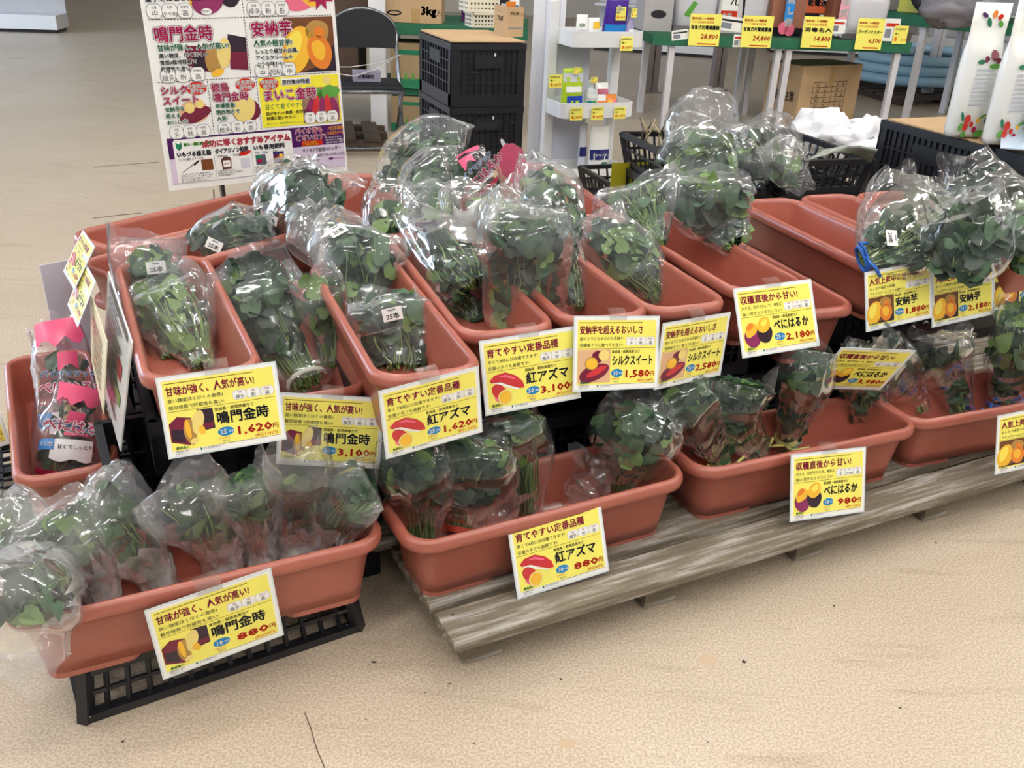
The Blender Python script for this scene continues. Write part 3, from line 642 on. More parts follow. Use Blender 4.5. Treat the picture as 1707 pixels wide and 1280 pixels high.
# --- fourth front planter
B('leafy bag lying back at left end of the rightmost front planter', [(1535, 690, .17, .03, .03), (1522, 655, .22, .042, .04), (1495, 620, .31, .07, .05), (1465, 595, .38, .07, .04), (1450, 580, .41, .055, .012)], (.3, .85), 101, 36, .052, fmat=film_f)
B('clear bag with big empty top and blue twine end in rightmost front planter', [(1600, 695, .15, .036, .034), (1588, 655, .22, .048, .042), (1572, 610, .31, .07, .05), (1565, 575, .39, .075, .045), (1572, 550, .42, .06, .012)], (.2, .66), 87, 26, .052, tie=(.05, tie_b), fmat=film_f)
B('upright leafy bag with blue twine near right photo edge', [(1672, 680, .16, .05, .04), (1675, 655, .21, .046, .04), (1688, 600, .33, .065, .05), (1700, 545, .44, .065, .045), (1705, 500, .50, .035, .012)], (.22, .95), 121, 31, .055, tie=(.16, tie_b), fmat=film_f)
# --- upper row
B('large stemmy bag lying in the planter at left end of the upper row', [(340, 612, .475, .03, .022), (325, 585, .49, .035, .026), (300, 535, .53, .078, .04), (272, 485, .58, .08, .045), (255, 455, .62, .07, .02)], (.1, .85), 70, 60, .045, lm=(leaf_a, leaf_b, leaf_c))
B('leafy stickered bag with gathered clear neck at back of the leftmost upper planter', [(285, 600, .47, .03, .02), (275, 540, .49, .06, .035), (262, 480, .54, .085, .045), (252, 435, .60, .08, .045), (250, 390, .66, .085, .015)], (.2, .8), 84, 26, .052, stk='25本', stkv=(.72, .1))
B('large leafy bag with white-taped stems in the sunk planter', [(515, 640, .40, .055, .03), (495, 605, .42, .06, .04), (450, 535, .50, .095, .055), (425, 475, .58, .10, .055), (403, 425, .65, .075, .012)], (.3, .93), 110, 60, .058, tie=(.07, tie_w))
B('narrow clear bag with a yellowing leaf beside the white-taped leafy bag', [(556, 610, .42, .03, .025), (552, 560, .48, .035, .03), (535, 500, .56, .055, .04), (520, 455, .62, .05, .012)], (.1, .9), 30, 14, .05, lm=(leaf_a, leaf_c, leaf_c))
B('grey-green stickered bag spread wide over back of the third upper planter', [(600, 510, .52, .05, .035), (600, 475, .56, .08, .045), (598, 430, .62, .105, .05), (600, 400, .65, .11, .045), (612, 380, .66, .10, .012)], (.1, .9), 110, 40, .05, stk='25本', stkv=(.62, -.45), twist=.8)
B('dark leafy stickered bag at the front of third upper planter', [(668, 618, .47, .055, .035), (665, 590, .49, .085, .045), (655, 545, .54, .095, .05), (645, 515, .58, .085, .045), (640, 495, .60, .06, .012)], (.1, .92), 110, 34, .055, stk='25本', stkv=(.72, .05), twist=-.1)
B('long grey-green bag lying diagonally at back of the fourth upper planter', [(790, 478, .56, .05, .035), (765, 445, .59, .085, .045), (730, 405, .62, .075, .045), (695, 370, .65, .045, .03), (672, 345, .68, .03, .01)], (.05, .62), 90, 30, .052, hold=0)
B('loose bunch of dark vines without leaves in fourth upper planter', [(790, 540, .46, .03, .02), (775, 510, .49, .05, .03), (745, 475, .53, .05, .03)], (.1, 1), 30, 60, .04, fmat=film_n, rough=.5, lm=(leaf_b, leaf_b))
B('tall bag standing upright at the front of fourth upper planter', [(880, 545, .49, .075, .045), (872, 505, .55, .088, .055), (875, 440, .65, .092, .058), (875, 380, .74, .088, .05), (880, 335, .79, .06, .012)], (.04, .82), 190, 24, .06, rough=1.2)
B('slim stemmy bag squeezed behind the tall standing bag', [(962, 515, .50, .024, .022), (958, 480, .54, .035, .03), (945, 435, .60, .04, .032), (935, 395, .66, .035, .012)], (.1, .9), 30, 24, .045)
B('long bag with tall pointed clear tip lying on the fifth upper planter', [(958, 395, .63, .03, .025), (940, 365, .66, .06, .04), (915, 325, .70, .085, .045), (893, 290, .74, .06, .03), (880, 255, .78, .02, .008)], (.05, .72), 90, 40, .05, hold=0)
B('stemmy bag with gathered crinkled end lying in sixth upper planter', [(1115, 500, .50, .03, .02), (1092, 482, .53, .04, .03), (1060, 440, .58, .075, .045), (1015, 395, .64, .075, .045), (990, 352, .69, .05, .012)], (.2, .85), 90, 44, .048, lm=(leaf_a, leaf_b, leaf_c))
B('crumpled empty clear bag end on floor of the sixth upper planter', [(1128, 500, .48, .02, .015), (1110, 492, .50, .035, .025), (1085, 488, .51, .03, .015)], nl=0, ns=0, rough=1.8)
B('fan-shaped bag of striped stems standing at back of seventh upper planter', [(1097, 408, .60, .022, .02), (1088, 385, .62, .05, .035), (1072, 345, .67, .10, .05), (1062, 320, .70, .115, .05), (1055, 305, .715, .11, .015)], (.1, .9), 64, 110, .045)
B('square leafy bag with flat clear top standing between two empty upper planters', [(1225, 410, .60, .035, .03), (1210, 385, .62, .065, .045), (1190, 345, .68, .105, .055), (1187, 312, .73, .108, .045), (1188, 290, .75, .10, .01)], (.12, .92), 120, 16, .065)
B('large shiny bag with blue-tied stems and a 20-count sticker at right', [(1437, 432, .62, .03, .022), (1455, 425, .63, .055, .035), (1500, 400, .66, .10, .055), (1560, 365, .69, .115, .055), (1600, 335, .71, .07, .012)], (.30, .9), 130, 90, .065, tie=(.03, tie_b), stk='20本', stkv=(.36, -.1), twist=-.6, fmat=film_n, rough=1.2, lm=(leaf_b, leaf_b, leaf_a))
B('large empty-topped clear sleeve standing over the blue-tied 20-count bag', [(1470, 425, .63, .06, .03), (1490, 370, .68, .085, .04), (1505, 320, .74, .075, .035), (1515, 285, .79, .05, .01)], nl=0, ns=0, fmat=film_n, rough=1.3, hold=0)
B('large shiny bag with a flat upright fold right of the 20-count bag', [(1590, 450, .62, .075, .045), (1605, 415, .67, .10, .055), (1615, 365, .74, .09, .05), (1600, 320, .80, .05, .012)], (.02, .75), 110, 24, .06, fmat=film_n, rough=1.2, lm=(leaf_b, leaf_b, leaf_a))
B('shiny bag of leaves heaped behind at right photo edge, below the black crate', [(1690, 395, .66, .07, .05), (1660, 350, .70, .10, .06), (1625, 305, .74, .08, .05), (1600, 262, .80, .045, .012)], (.02, .75), 110, 24, .06, fmat=film_n, rough=1.2, lm=(leaf_b, leaf_b, leaf_a))
B('shiny leafy bag cut by right photo edge above the last planter', [(1720, 440, .64, .07, .05), (1725, 390, .70, .09, .055), (1715, 330, .76, .06, .012)], (.02, .9), 70, 20, .06, fmat=film_n)
# --- back left planters
gg = dict(lm=(leaf_a, leaf_b, leaf_b))
B('grey-green stickered bag at far end of the aisle-side planter below the poster', [(430, 335, .56, .04, .035), (460, 318, .60, .07, .045), (495, 305, .64, .08, .05), (530, 300, .66, .05, .012)], (.05, .95), 80, 16, .055, stk='25本', stkv=(.25, .3), twist=.9, **gg)
B('large grey-green stickered bag heaped on the second aisle-side planter', [(455, 375, .56, .06, .04), (475, 355, .60, .10, .05), (510, 340, .64, .11, .055), (545, 335, .65, .09, .045), (565, 345, .64, .05, .012)], (.03, .95), 120, 16, .06, stk='25本', stkv=(.3, .1), twist=.9, **gg)
B('flat grey-green stickered bag lying in the second planter from the aisle', [(330, 412, .55, .04, .03), (365, 393, .58, .06, .04), (410, 382, .60, .062, .04), (460, 372, .60, .04, .012)], (.05, .85), 70, 20, .05, stk='25本', stkv=(.3, .4), twist=.9, **gg)
B('small crumpled pinkish clear bag between the back left planters', [(500, 425, .56, .045, .04), (520, 400, .59, .065, .05), (530, 375, .62, .06, .035), (545, 362, .63, .03, .01)], nl=0, ns=0, fmat=film_w, rough=1.9)
B('small clear bag sticking out beside the leftmost upper planter', [(385, 472, .44, .03, .02), (372, 465, .47, .04, .025), (362, 460, .49, .02, .01)], nl=0, ns=0, fmat=film_w, rough=1.8)
# --- rear row
B('clear bag of short green sprigs at front of the rear planter by the poster', [(650, 385, .60, .07, .045), (648, 355, .64, .07, .05), (652, 325, .68, .055, .04), (655, 300, .71, .03, .012)], (.02, .45), 50, 14, .045, lm=(leaf_a, leaf_b, leaf_c))
B('big rounded grey-green bag on top of the rear pile', [(665, 320, .62, .07, .05), (690, 285, .67, .11, .06), (730, 262, .72, .11, .06), (775, 268, .72, .07, .012)], (.03, .9), 110, 24, .055, **gg)
B('grey-green bag just in front of the big rounded one in the rear pile', [(690, 345, .62, .06, .045), (715, 315, .66, .09, .055), (745, 295, .69, .085, .05), (770, 290, .70, .05, .012)], (.03, .9), 90, 20, .055, **gg)
B('clear bag with one curled yellow-green leaf at front of the rear pile', [(745, 378, .60, .05, .04), (725, 350, .64, .075, .05), (705, 325, .67, .06, .04), (695, 312, .68, .04, .012)], (.02, .5), 22, 12, .05, lm=(leaf_a, leaf_c))
B('broad crumpled clear bag with few stems at front of the rear pile', [(815, 385, .60, .055, .045), (800, 358, .65, .09, .055), (795, 335, .68, .085, .05), (800, 318, .70, .05, .012)], (.05, .6), 22, 30, .045, rough=1.6, fmat=film_w, lm=(leaf_c, leaf_a))
B('pale clear bag with yellow tape left behind the tall standing bag', [(850, 400, .62, .05, .04), (845, 370, .67, .06, .045), (850, 340, .71, .055, .035), (860, 322, .73, .03, .01)], (.05, .6), 20, 26, .045, rough=1.4, lm=(leaf_c, leaf_a))
# printed pink bags
pk = mat('pink_bag_print', (226, 84, 128), .3); pk2 = mat('berry_print', (150, 34, 64), .3); bl = mat('bag_blue_print', (40, 120, 190), .3)
wh = mat('bag_white_print', (232, 232, 238), .35); teal = mat('bag_teal_print', (70, 160, 170), .3)
def pinkbag(label, sp, txt):
    t = B(label, sp, (.1, .75), 26, 14, .045, fmat=film_p, lm=(leaf_b, leaf_a, root_m), cat='printed bag', group='pink printed bags of seedlings', name='printed_bag', flare=False)
    S = Spine(sp); base = S.fr(0)[0]; m = M()
    def pt(u, v, o=.009):
        p, d, sdv, n, w, th = S.fr(v); return p-base+sdv*u*w+n*(th*math.sqrt(max(0, 1-u*u))+o)
    def patch(u0, u1, v0, v1, mt, wave=0, o=.009):
        n = 8; vs = []; fs = []
        for i in range(n+1):
            for j in range(5):
                u = u0+(u1-u0)*i/n; vv = v0+(v1-v0)*j/4
                if j == 0 and wave: vv += wave*math.sin(u*8)
                vs.append(pt(u, vv, o))
        for i in range(n):
            for j in range(4): fs.append((i*5+j, (i+1)*5+j, (i+1)*5+j+1, i*5+j+1))
        m.add(vs, fs, mt, True)
    patch(-.92, .92, .80, .99, pk, .03); patch(-.9, .9, .03, .13, pk2, .015); patch(-.5, .75, .22, .36, wh, .012, .0095); patch(-.15, .6, .395, .44, pk, 0, .010)
    patch(-.85, -.4, .28, .36, bl, 0, .0105); patch(-.2, .5, .66, .74, pk, .02, .0095)
    def word(t_, v, size, mt, u0=-.75, bold=.04, o=.0115):
        vs, fs, w = glyphs(t_); k = size
        p, d, sdv, n, ww, th = S.fr(v); q = p-base+sdv*u0*ww+n*(th+o)
        for i in range(6): m.add([q+sdv*(a+bold*math.cos(i*PI/3))*k+d*(b+bold*math.sin(i*PI/3))*k for a, b in vs], fs, mt)
    word('べにはるか', .47, .030, wh, -.85, .09); word('べにはるか', .47, .030, pk, -.85, .03, .0122); word('バイオマジック', .60, .018, wh, -.8, .08); word('バイオマジック', .60, .018, bl, -.8, .02, .0122)
    word('ウイルスフリー苗', .405, .010, wh, -.1, .02, .0122); word('甘くてしっとり', .29, .011, p_blk, -.3, .02, .0122); word('10本', .30, .014, wh, -.8, .03, .0122)
    m.build('print_pattern', t); return t
pinkbag('taller pink-topped printed bag standing at back of the far left planter', [(118, 775, .13, .065, .035), (110, 725, .18, .068, .045), (108, 650, .27, .066, .05), (105, 590, .35, .062, .04), (92, 538, .41, .05, .012)], '')
pinkbag('shorter pink-topped printed bag leaning in front in the far left planter', [(108, 790, .13, .068, .035), (112, 760, .17, .072, .045), (118, 715, .22, .066, .045), (128, 680, .27, .05, .03), (138, 645, .31, .055, .010)], '')
t = pinkbag('pink printed bag lying on top of the rear pile', [(810, 318, .64, .05, .04), (795, 300, .67, .065, .045), (780, 283, .70, .06, .04), (768, 266, .72, .07, .012)], '')
m = M(); q0 = at(872, 305, .64); q1 = at(842, 240, .76)
d = (q1-q0).normalized(); sd_ = d.cross(V(0, -1, .5)).normalized()*-1; n_ = sd_.cross(d)
def tagpts(s, o): return [q0+d*(L_*(q1-q0).length)+sd_*(s*x)+n_*o for x, L_ in ((.0, 0), (.028, .12), (.045, .4), (.042, .7), (.022, .93), (0, 1.0), (-.022, .93), (-.04, .7), (-.035, .35), (-.02, .1))]
for s_, o_, mt in ((1.12, -.001, film_m), (1.0, 0, pk), (.72, .0012, mat('pale_pink_print', (240, 170, 190), .3))): m.add(tagpts(s_, o_), [tuple(range(10))], mt)
for k in range(3): m.add([q0+d*(.10+.02*k)+sd_*(-.012+.008*k)+n_*.002+sd_*(.006*math.cos(a))+d*(.016*math.sin(a)) for a in [2*PI*i/10 for i in range(10)]], [tuple(range(10))], wh)
tag(m.build('bag_tag'), 'pink pointed printed bag top standing up in the rear planter', 'printed bag')
# ------------------------------------------------------------------ large variety poster behind the aisle-side planters
def bubble(m, t, x, y, sz, fill, edge, T, Z, w=None, b=(.115, .085, .022)):
    for bo, mt, k in zip(b, (edge, paper, fill), (1, 1.5, 2.1)): m.text(t, x, y, sz, mt, Z*k, bold=bo, width=w, T=T)
def pillrow(m, x, y, ts, T, Z, s=1.0):
    for i, (pt, sm) in enumerate(zip(ts, ('収量', '肉質', '貯蔵性'))):
        cx = x+44*s*i+22*s
        for a, mt, z in ((1.05, p_grey, Z*2.2), (.98, paper, Z*2.3)):
            m.poly([(cx+(9*s*math.copysign(1, math.cos(t))+13*s*math.cos(t))*a, y+20*s*math.sin(t)*a) for t in [2*PI*(q+.5)/20 for q in range(20)]], mt, z, T)
        m.text(pt, cx, y-14*s, (19 if len(pt) < 3 else 14)*s, p_blk, Z*2.6, T=T, al='c'); m.text(sm, cx, y+7*s, 8*s, p_blk, Z*2.6, T=T, al='c')
magenta = mat('print_magenta', (206, 26, 104), .2)
def poster():
    m = M(); Z = .0012; T = Matrix.Translation((-.297, 0, 0)) @ Matrix.Diagonal((.001, .001, 1, 1))
    m.box((0, .4205, -.003), (.594, .841, .006), paper)
    rc = lambda x0, y0, x1, y1, mt, k=1: m.rect(x0, y0, x1, y1, mt, Z*k, T)
    tx = lambda t, x, y, s, mt, k=2, **q: m.text(t, x, y, s, mt, Z*k, T=T, **q)
    def txh(t, x, y, sz, mt, **q):
        tx(t, x, y, sz, paper, 2.2, bold=.11, width=q.get('width')); tx(t, x, y, sz, mt, 2.5, bold=.03, width=q.get('width'))
    def dash(x0, y0, x1, y1):
        n = int(math.hypot(x1-x0, y1-y0)/9)
        for i in range(n):
            a, b = i/n, (i+.62)/n; dx, dy = (0, 1) if y0 == y1 else (1, 0)
            rc(min(x0+(x1-x0)*a-dx, x0+(x1-x0)*b-dx), min(y0+(y1-y0)*a-dy, y0+(y1-y0)*b-dy), max(x0+(x1-x0)*a+dx, x0+(x1-x0)*b+dx), max(y0+(y1-y0)*a+dy, y0+(y1-y0)*b+dy), p_dark, 1.2)
    dash(14, 498, 582, 498); dash(14, 323, 582, 323); dash(297, 323, 297, 660); dash(160, 162, 160, 323); dash(312, 162, 312, 323)
    rc(0, 660, 594, 841, p_pur)
    # upper row, cut by the picture edge
    tx('蜜芋とはまさにコレ!', 12, 548, 20, p_blk, bold=.03); pillrow(m, 12, 521, ('中', 'やや粉', '高'), T, Z)
    blob(m, 190, 560, 50, 46, .4, p_gold, Z, 1, T); blob(m, 195, 545, 52, 34, .3, mat('print_plum', (134, 44, 92), .2), Z*1.2, 2, T); blob(m, 262, 575, 44, 42, 1.2, p_dark, Z, 3, T); m.ell(185, 517, 16, 9, paper, Z*2.2, T=T); tx('PVP', 173, 513, 12, p_blk, 2.6)
    tx('収量の多さも抜群です!', 305, 548, 20, p_blk, bold=.03); pillrow(m, 308, 521, ('極多', '粉', '低'), T, Z)
    blob(m, 490, 545, 60, 30, .3, p_pink, Z, 4, T); blob(m, 515, 560, 34, 36, .2, p_gold, Z*1.3, 5, T); m.poly([(548+(46 if q % 2 else 24)*math.cos(q*PI/8), 556+(46 if q % 2 else 24)*math.sin(q*PI/8)) for q in range(16)], p_red, Z*1.6, T); tx('No.1', 530, 550, 18, paper, 2.2, bold=.04)
    # second row
    def potato(x0, y0, w, h, k): potato_art(m, k, x0, y0, w, h, Z, T)
    m.poly([(236, 350), (292, 345), (295, 440), (240, 452)], p_mar, Z, T); m.poly([(232, 400), (292, 398), (295, 440), (240, 452)], p_dark, Z*1.1, T); m.poly([(110, 350), (185, 345), (190, 418), (105, 424)], p_mar, Z, T); m.poly([(125, 352), (180, 350), (182, 395), (128, 397)], p_dark, Z*1.1, T)
    blob(m, 185, 378, 22, 44, .1, p_tan, Z*1.3, 3, T); blob(m, 222, 398, 22, 42, -.2, p_cream, Z*1.4, 5, T); blob(m, 196, 342, 22, 10, .3, p_gold, Z*1.5, 2, T)
    bubble(m, '鳴門金時', 22, 440, 46, magenta, p_mar, T, Z*1.2, w=172)
    txh('甘味が強く、人気が高い!', 26, 412, 20, p_green, width=212)
    for i, t in enumerate(('高い糖度、ほくほくの', '食感♪栽培容易で', '貯蔵性も高い!')): tx(t, 28, 392-19*i, 14.5, paper, 2.2, bold=.12); tx(t, 28, 392-19*i, 14.5, p_blk, 2.5, bold=.025)
    pillrow(m, 24, 341, ('極多', '粉', '高'), T, Z)
    rc(440, 328, 582, 494, p_tan); potato(420, 328, 162, 166, 'A')
    bubble(m, '安納芋', 312, 446, 46, magenta, p_mar, T, Z*1.2, w=130)
    txh('人気の極甘芋!', 316, 414, 20, p_green)
    for i, t in enumerate(('しっとり極甘の品種、', 'アイスクリームの', 'ような味わい!')): tx(t, 318, 392-19*i, 15, paper, 2.2, bold=.12); tx(t, 318, 392-19*i, 15, p_blk, 2.5, bold=.025)
    pillrow(m, 312, 341, ('中', '超粘', '中'), T, Z)
    # third row
    def stamp(x, y):
        m.ell(x, y, 31, 19, p_price, Z*1.6, T=T); tx('数量限定', x, y+1, 14, paper, 2.2, bold=.05, al='c'); tx('要予約', x, y-14, 14, paper, 2.2, bold=.05, al='c')
    stamp(125, 300); stamp(276, 302)
    m.ell(108, 232, 46, 34, mat('print_peach', (222, 180, 140), .2), Z, T=T); blob(m, 110, 222, 48, 22, .3, p_mar, Z*1.2, 7, T); m.ell(96, 243, 15, 15, p_cream, Z*1.4, T=T); m.ell(128, 254, 13, 14, p_cream, Z*1.4, T=T)
    bubble(m, 'シルク', 16, 288, 28, magenta, p_mar, T, Z*1.2); bubble(m, 'スイート', 18, 258, 28, magenta, p_mar, T, Z*1.2)
    for i, t in enumerate(('安納芋を', '超える', 'おいしさ!')): txh(t, 22, 238-19*i, 15, p_green)
    pillrow(m, 26, 174, ('多', '粘', '高'), T, Z, .93)
    blob(m, 268, 226, 44, 42, -.3, p_mar, Z, 4, T); blob(m, 262, 230, 40, 38, -.3, p_cream, Z*1.3, 6, T)
    bubble(m, '徳島', 168, 288, 28, magenta, p_mar, T, Z*1.2); bubble(m, '鳴門金時', 170, 258, 28, magenta, p_mar, T, Z*1.2)
    for i, t in enumerate(('本場徳島!', '関西地方で', '人気!')): txh(t, 174, 238-19*i, 15, p_green)
    pillrow(m, 174, 176, ('極多', '粉', '高'), T, Z, .93)
    yl = mat('print_bright_yellow', (246, 236, 60), .2); rc(318, 166, 586, 318, yl)
    rc(455, 170, 582, 280, mat('print_soil', (150, 120, 96), .2), 1.2); blob(m, 545, 258, 36, 26, .4, p_leaf, Z*1.4, 3, T, .35); blob(m, 510, 262, 20, 14, 0, p_leaf, Z*1.4, 5, T, .4)
    for q in range(5): blob(m, 478+22*q, 215+(6 if q % 2 else 0), 11, 36, -.35+.15*q, p_pot if q % 2 else mat('print_plum', (134, 44, 92), .2), Z*1.5, q, T)
    stamp(352, 300); rc(392, 292, 490, 314, paper, 1.3); txh('京丹後市特産', 394, 296, 15.5, p_blk, bold=.03)
    m.ell(545, 300, 14, 14, p_cream, Z*1.3, T=T)
    bubble(m, 'まいこ金時', 326, 250, 38, magenta, p_mar, T, Z*1.2, w=180)
    tx('甘くて育てやすい!', 330, 222, 19, p_green, width=138)
    tx('肌がきれい!食感・形が良く、', 332, 204, 12, p_blk, 2.4, bold=.025); tx('料理に使いやすい!', 332, 189, 12, p_blk, 2.4, bold=.025); tx('畑でじっくり、食物繊維豊富でビタミンたっぷり', 330, 174, 6, p_green); pillrow(m, 458, 186, ('多', '粉', '高'), T, Z, .88)
    # purple foot
    rc(14, 95, 588, 158, p_pur); rc(14, 18, 588, 95, p_lav)
    m.poly([(30, 20), (402, 20), (408, 26), (408, 146), (402, 152), (36, 152), (30, 146)], paper, Z*1.3, T)
    for a, b in ((150, 110), (270, 110)): rc(a, 26, a+1, b, p_grey, 1.5)
    m.poly([(38, 145), (47, 138), (56, 145), (56, 128), (47, 118), (38, 128)], p_green, Z*1.6, T); tx('苗と一緒に買い物!', 62, 132, 10, p_leaf, 2, bold=.1); tx('成功に導く', 118, 124, 22, p_price, 2, bold=.06); tx('成功に導く', 118, 124, 22, p_pink, 2.4, bold=.01); tx('おすすめアイテム', 226, 122, 24, p_price, 2, bold=.08, width=176); tx('おすすめアイテム', 226, 122, 24, p_pink, 2.4, bold=.01, width=176)
    for t, x, s in (('いもづる植え器', 36, 'カンタン植え スプーン1本'), ('ダイアジノン粒剤', 154, '700g・3kg'), ('いも専用肥料', 276, '2kg・5kg・15kg')):
        tx(t, x, 100, 17, p_grey, 1.8, bold=.07, width=106); tx(t, x, 100, 17, p_blk, 2.3, bold=.012, width=106); tx(s, x+4, 88, 9, p_grey, bold=.03, width=76)
    m.poly([(45, 52), (48, 51), (98, 80), (96, 84)], p_grey, Z*1.6, T); m.poly([(82, 72), (86, 69), (103, 82), (100, 86)], p_dark, Z*1.8, T); rc(108, 52, 144, 86, p_brown, 1.6)
    m.poly([(172, 48), (200, 48), (203, 80), (196, 88), (180, 88), (170, 80)], mat('print_bottle', (92, 60, 48), .2), Z*1.6, T); rc(176, 56, 198, 76, paper, 1.8); tx('ダイ', 177, 62, 9, p_price, bold=.03); rc(232, 46, 262, 78, p_lgrey, 1.6); blob(m, 248, 94, 20, 8, .2, p_price, Z*1.6, 3, T)
    m.poly([(282, 52), (318, 50), (314, 84), (282, 84)], mat('print_slate', (80, 90, 104), .2), Z*1.6, T); m.ell(292, 76, 9, 8, p_green, Z*1.8, T=T); m.ell(294, 64, 9, 7, p_red, Z*1.8, T=T); rc(340, 50, 376, 88, mat('print_navy', (44, 48, 110), .2), 1.6); m.ell(352, 70, 10, 9, p_mar, Z*1.8, T=T); m.ell(366, 72, 8, 9, p_gold, Z*1.8, T=T)
    for x, n, L in ((40, 4, ('マルチの上からでも簡単に植え', '付けができます。深く植え、斜め', '植えなど多様に使えます。ネギ', '苗、玉ネギ苗にも使えます。')), (156, 3, ('土壌害虫にはこれ!', '被害を受ける前の予防的な', '処理が効果的です。')), (276, 3, ('初期の生育を抑えず', '地上部が生育!', '地下部のイモを太らせる'))):
        for i, t in enumerate(L): tx(t, x, 42-7*i, 6.6, p_blk)
    bubble(m, 'バイオ苗も', 420, 138, 20, magenta, p_pur, T, Z*1.2, w=95); bubble(m, 'ございます!', 420, 116, 20, magenta, p_pur, T, Z*1.2, w=105)
    tx('べにはるか', 536, 142, 13, p_gold, 1.8, bold=.1, width=52); tx('べにはるか', 536, 142, 13, p_red, 2.4, width=52); tx('シルクスイート', 532, 126, 13, p_gold, 1.8, bold=.1, width=56); tx('シルクスイート', 532, 126, 13, p_red, 2.4, width=56)
    rc(440, 96, 512, 113, p_price, 1.5); tx('★バイオ苗は', 444, 105, 8, p_gold, bold=.04); tx('ご予約必須です', 444, 97.5, 8, p_gold, bold=.04)
    for i, t in enumerate(('初心者の方におすすめ!', '病気になりにくく生育旺盛!', '検査設備で培養した苗です。')): tx(t, 524, 115-8*i, 5.6, paper, bold=.03)
    tx('サツマイモ栽培カレンダー', 440, 76, 14, p_blk, bold=.02, width=134); tx('5月 6月 7月 8月 9月 10月 11月', 424, 58, 12, p_blk, width=162); rc(430, 44, 458, 49, p_brown, 1.6); rc(462, 45, 496, 50, p_brown, 1.6); rc(530, 44, 545, 51, p_pur, 1.6); rc(547, 45, 584, 51, mat('print_lilac', (206, 160, 206), .2), 1.6)
    loc = V(-.8472, 3.0201, .5577)
    Mw = Matrix.Rotation(R(32.53), 4, 'Z') @ Matrix.Rotation(PI/2, 4, 'X') @ Matrix.Rotation(R(-3.6), 4, 'X') @ Matrix.Rotation(R(1.16), 4, 'Z'); Mw.translation = loc
    o = m.build('poster', mw=Mw); tag(o, 'large laminated poster of sweet potato varieties standing behind the aisle-side planters', 'poster')
    s = M()
    for u in (-.13, .16): s.tube([(u, .8, -.016), (u, -.52, -.016)], .009, chrome, 8)
    s.beam((-.2, -.545, -.016), (.24, -.545, -.016), .03, .02, chrome)
    s.build('stand', o)
poster()
# boards at the left ends of the planters
card('Q1', 'B', '25', '1,620', '1,782', ((-1.41, 2.838, .321), -57.6, -31.5, 1.2), 'yellow card seen edge on at the left end of the aisle-side planter, upper of two', s=.72, tape=False)
card('Q2', 'B', '50', '3,100', '3,410', ((-1.347, 2.69, .262), -58.4, -27.5, .6), 'yellow card seen edge on at the back left planter ends, lower of two', s=.72, tape=False)
def slab(name, label, cat, a, b, c, d, th, front, draw=None):
    """a thin board through four corners (top left, top right, bottom right, bottom left as seen from its front)"""
    a, b, c, d = map(Vector, (a, b, c, d)); n = (b-a).cross(d-a).normalized()*-1
    m = M(); vs = [a, b, c, d]+[q-n*th for q in (a, b, c, d)]
    m.add([q-a for q in vs], [(3, 2, 1, 0), (4, 5, 6, 7), (0, 1, 5, 4), (1, 2, 6, 5), (2, 3, 7, 6), (3, 0, 4, 7)], front)
    if draw: draw(m, lambda u, v: (a+(b-a)*u+(d-a)*v)*(1-u*v*0)+(c-b-(d-a))*u*v-a+n*.0012)
    o = m.build(name, None, a); return tag(o, label, cat)
def lines(mt, rows):
    def f(m, Pt):
        rnd = random.Random(5)
        for v0, v1, u0, u1, mm in rows:
            m.add([Pt(u0, v0), Pt(u1, v0), Pt(u1, v1), Pt(u0, v1)], [(3, 2, 1, 0)], mm)
    return f
rows = [(.1+.045*k, .1+.045*k+.02, .12, .5+.3*((k*37) % 10)/10, p_grey) for k in range(18)]+[(.02, .075, .1, .9, p_blk), (.36, .5, .62, .8, p_pot), (.6, .7, .55, .85, p_leaf), (.72, .8, .3, .6, p_lav)]
t0, t1 = at(180, 452, .615), at(219, 571, .615)
slab('information_board', 'white printed board leaning on the side of the leftmost upper planter', 'board', t0, t1, aty(200, 752, t1.y+.03), aty(170, 640, t0.y+.03), .003, paper, lines(p_blk, rows))
t0, t1 = at(150, 487, .56), at(178, 570, .56)
slab('information_board', 'pale yellow sheet tucked behind the white printed board at left', 'board', t0, t1, aty(172, 690, t1.y+.03), aty(152, 600, t0.y+.03), .002, mat('pale_cream_sheet', (236, 230, 194), .4), lines(p_blk, [(.2+.1*k, .23+.1*k, .2, .8, p_olive) for k in range(7)]))
t0 = at(66, 443, .46); t1 = at(112, 434, .46)
slab('display_board', 'blank grey-white board standing on floor by the aisle behind the edge-on yellow cards', 'board', t0, t1+(t1-t0)*.6, t1+(t1-t0)*.6+V(.03, -.02, -.455), t0+V(.02, -.02, -.455), .006, mat('board_grey', (206, 206, 220), .5))

# ------------------------------------------------------------------ trays with loose bags behind the upper row
ty = 109
for k, (x, y, lab) in enumerate(((.668, 3.60, 'left black grid tray holding vine bags behind upper planters'), (1.035, 3.725, 'right black grid tray with flat grey packet behind upper planters'))):
    o = tray_mesh(.58, .372, .125, .05, 12, 8, 2).build('tray', None, (x, y, .495), R(ty)); tag(o, lab, 'tray', 'black grid trays behind the upper row')
    crate(None, .54, .36, .49, (x, y, 0), ty, 'tall black slatted crate under the %s grid tray' % ('left', 'right')[k], 'black crates under the grid trays', rows=3, ncol=12)
bb = dict(group='bags lying in the grid trays', lm=(leaf_a, leaf_b, leaf_c))
B('big puffed empty clear bag rising from the left grid tray', [(1150, 260, .58, .10, .06), (1165, 225, .65, .13, .08), (1180, 190, .73, .115, .07), (1190, 165, .78, .08, .05), (1195, 150, .81, .03, .015)], (.0, .3), 20, 6, .05, fmat=film_w, rough=1.5, **bb, hold=0)
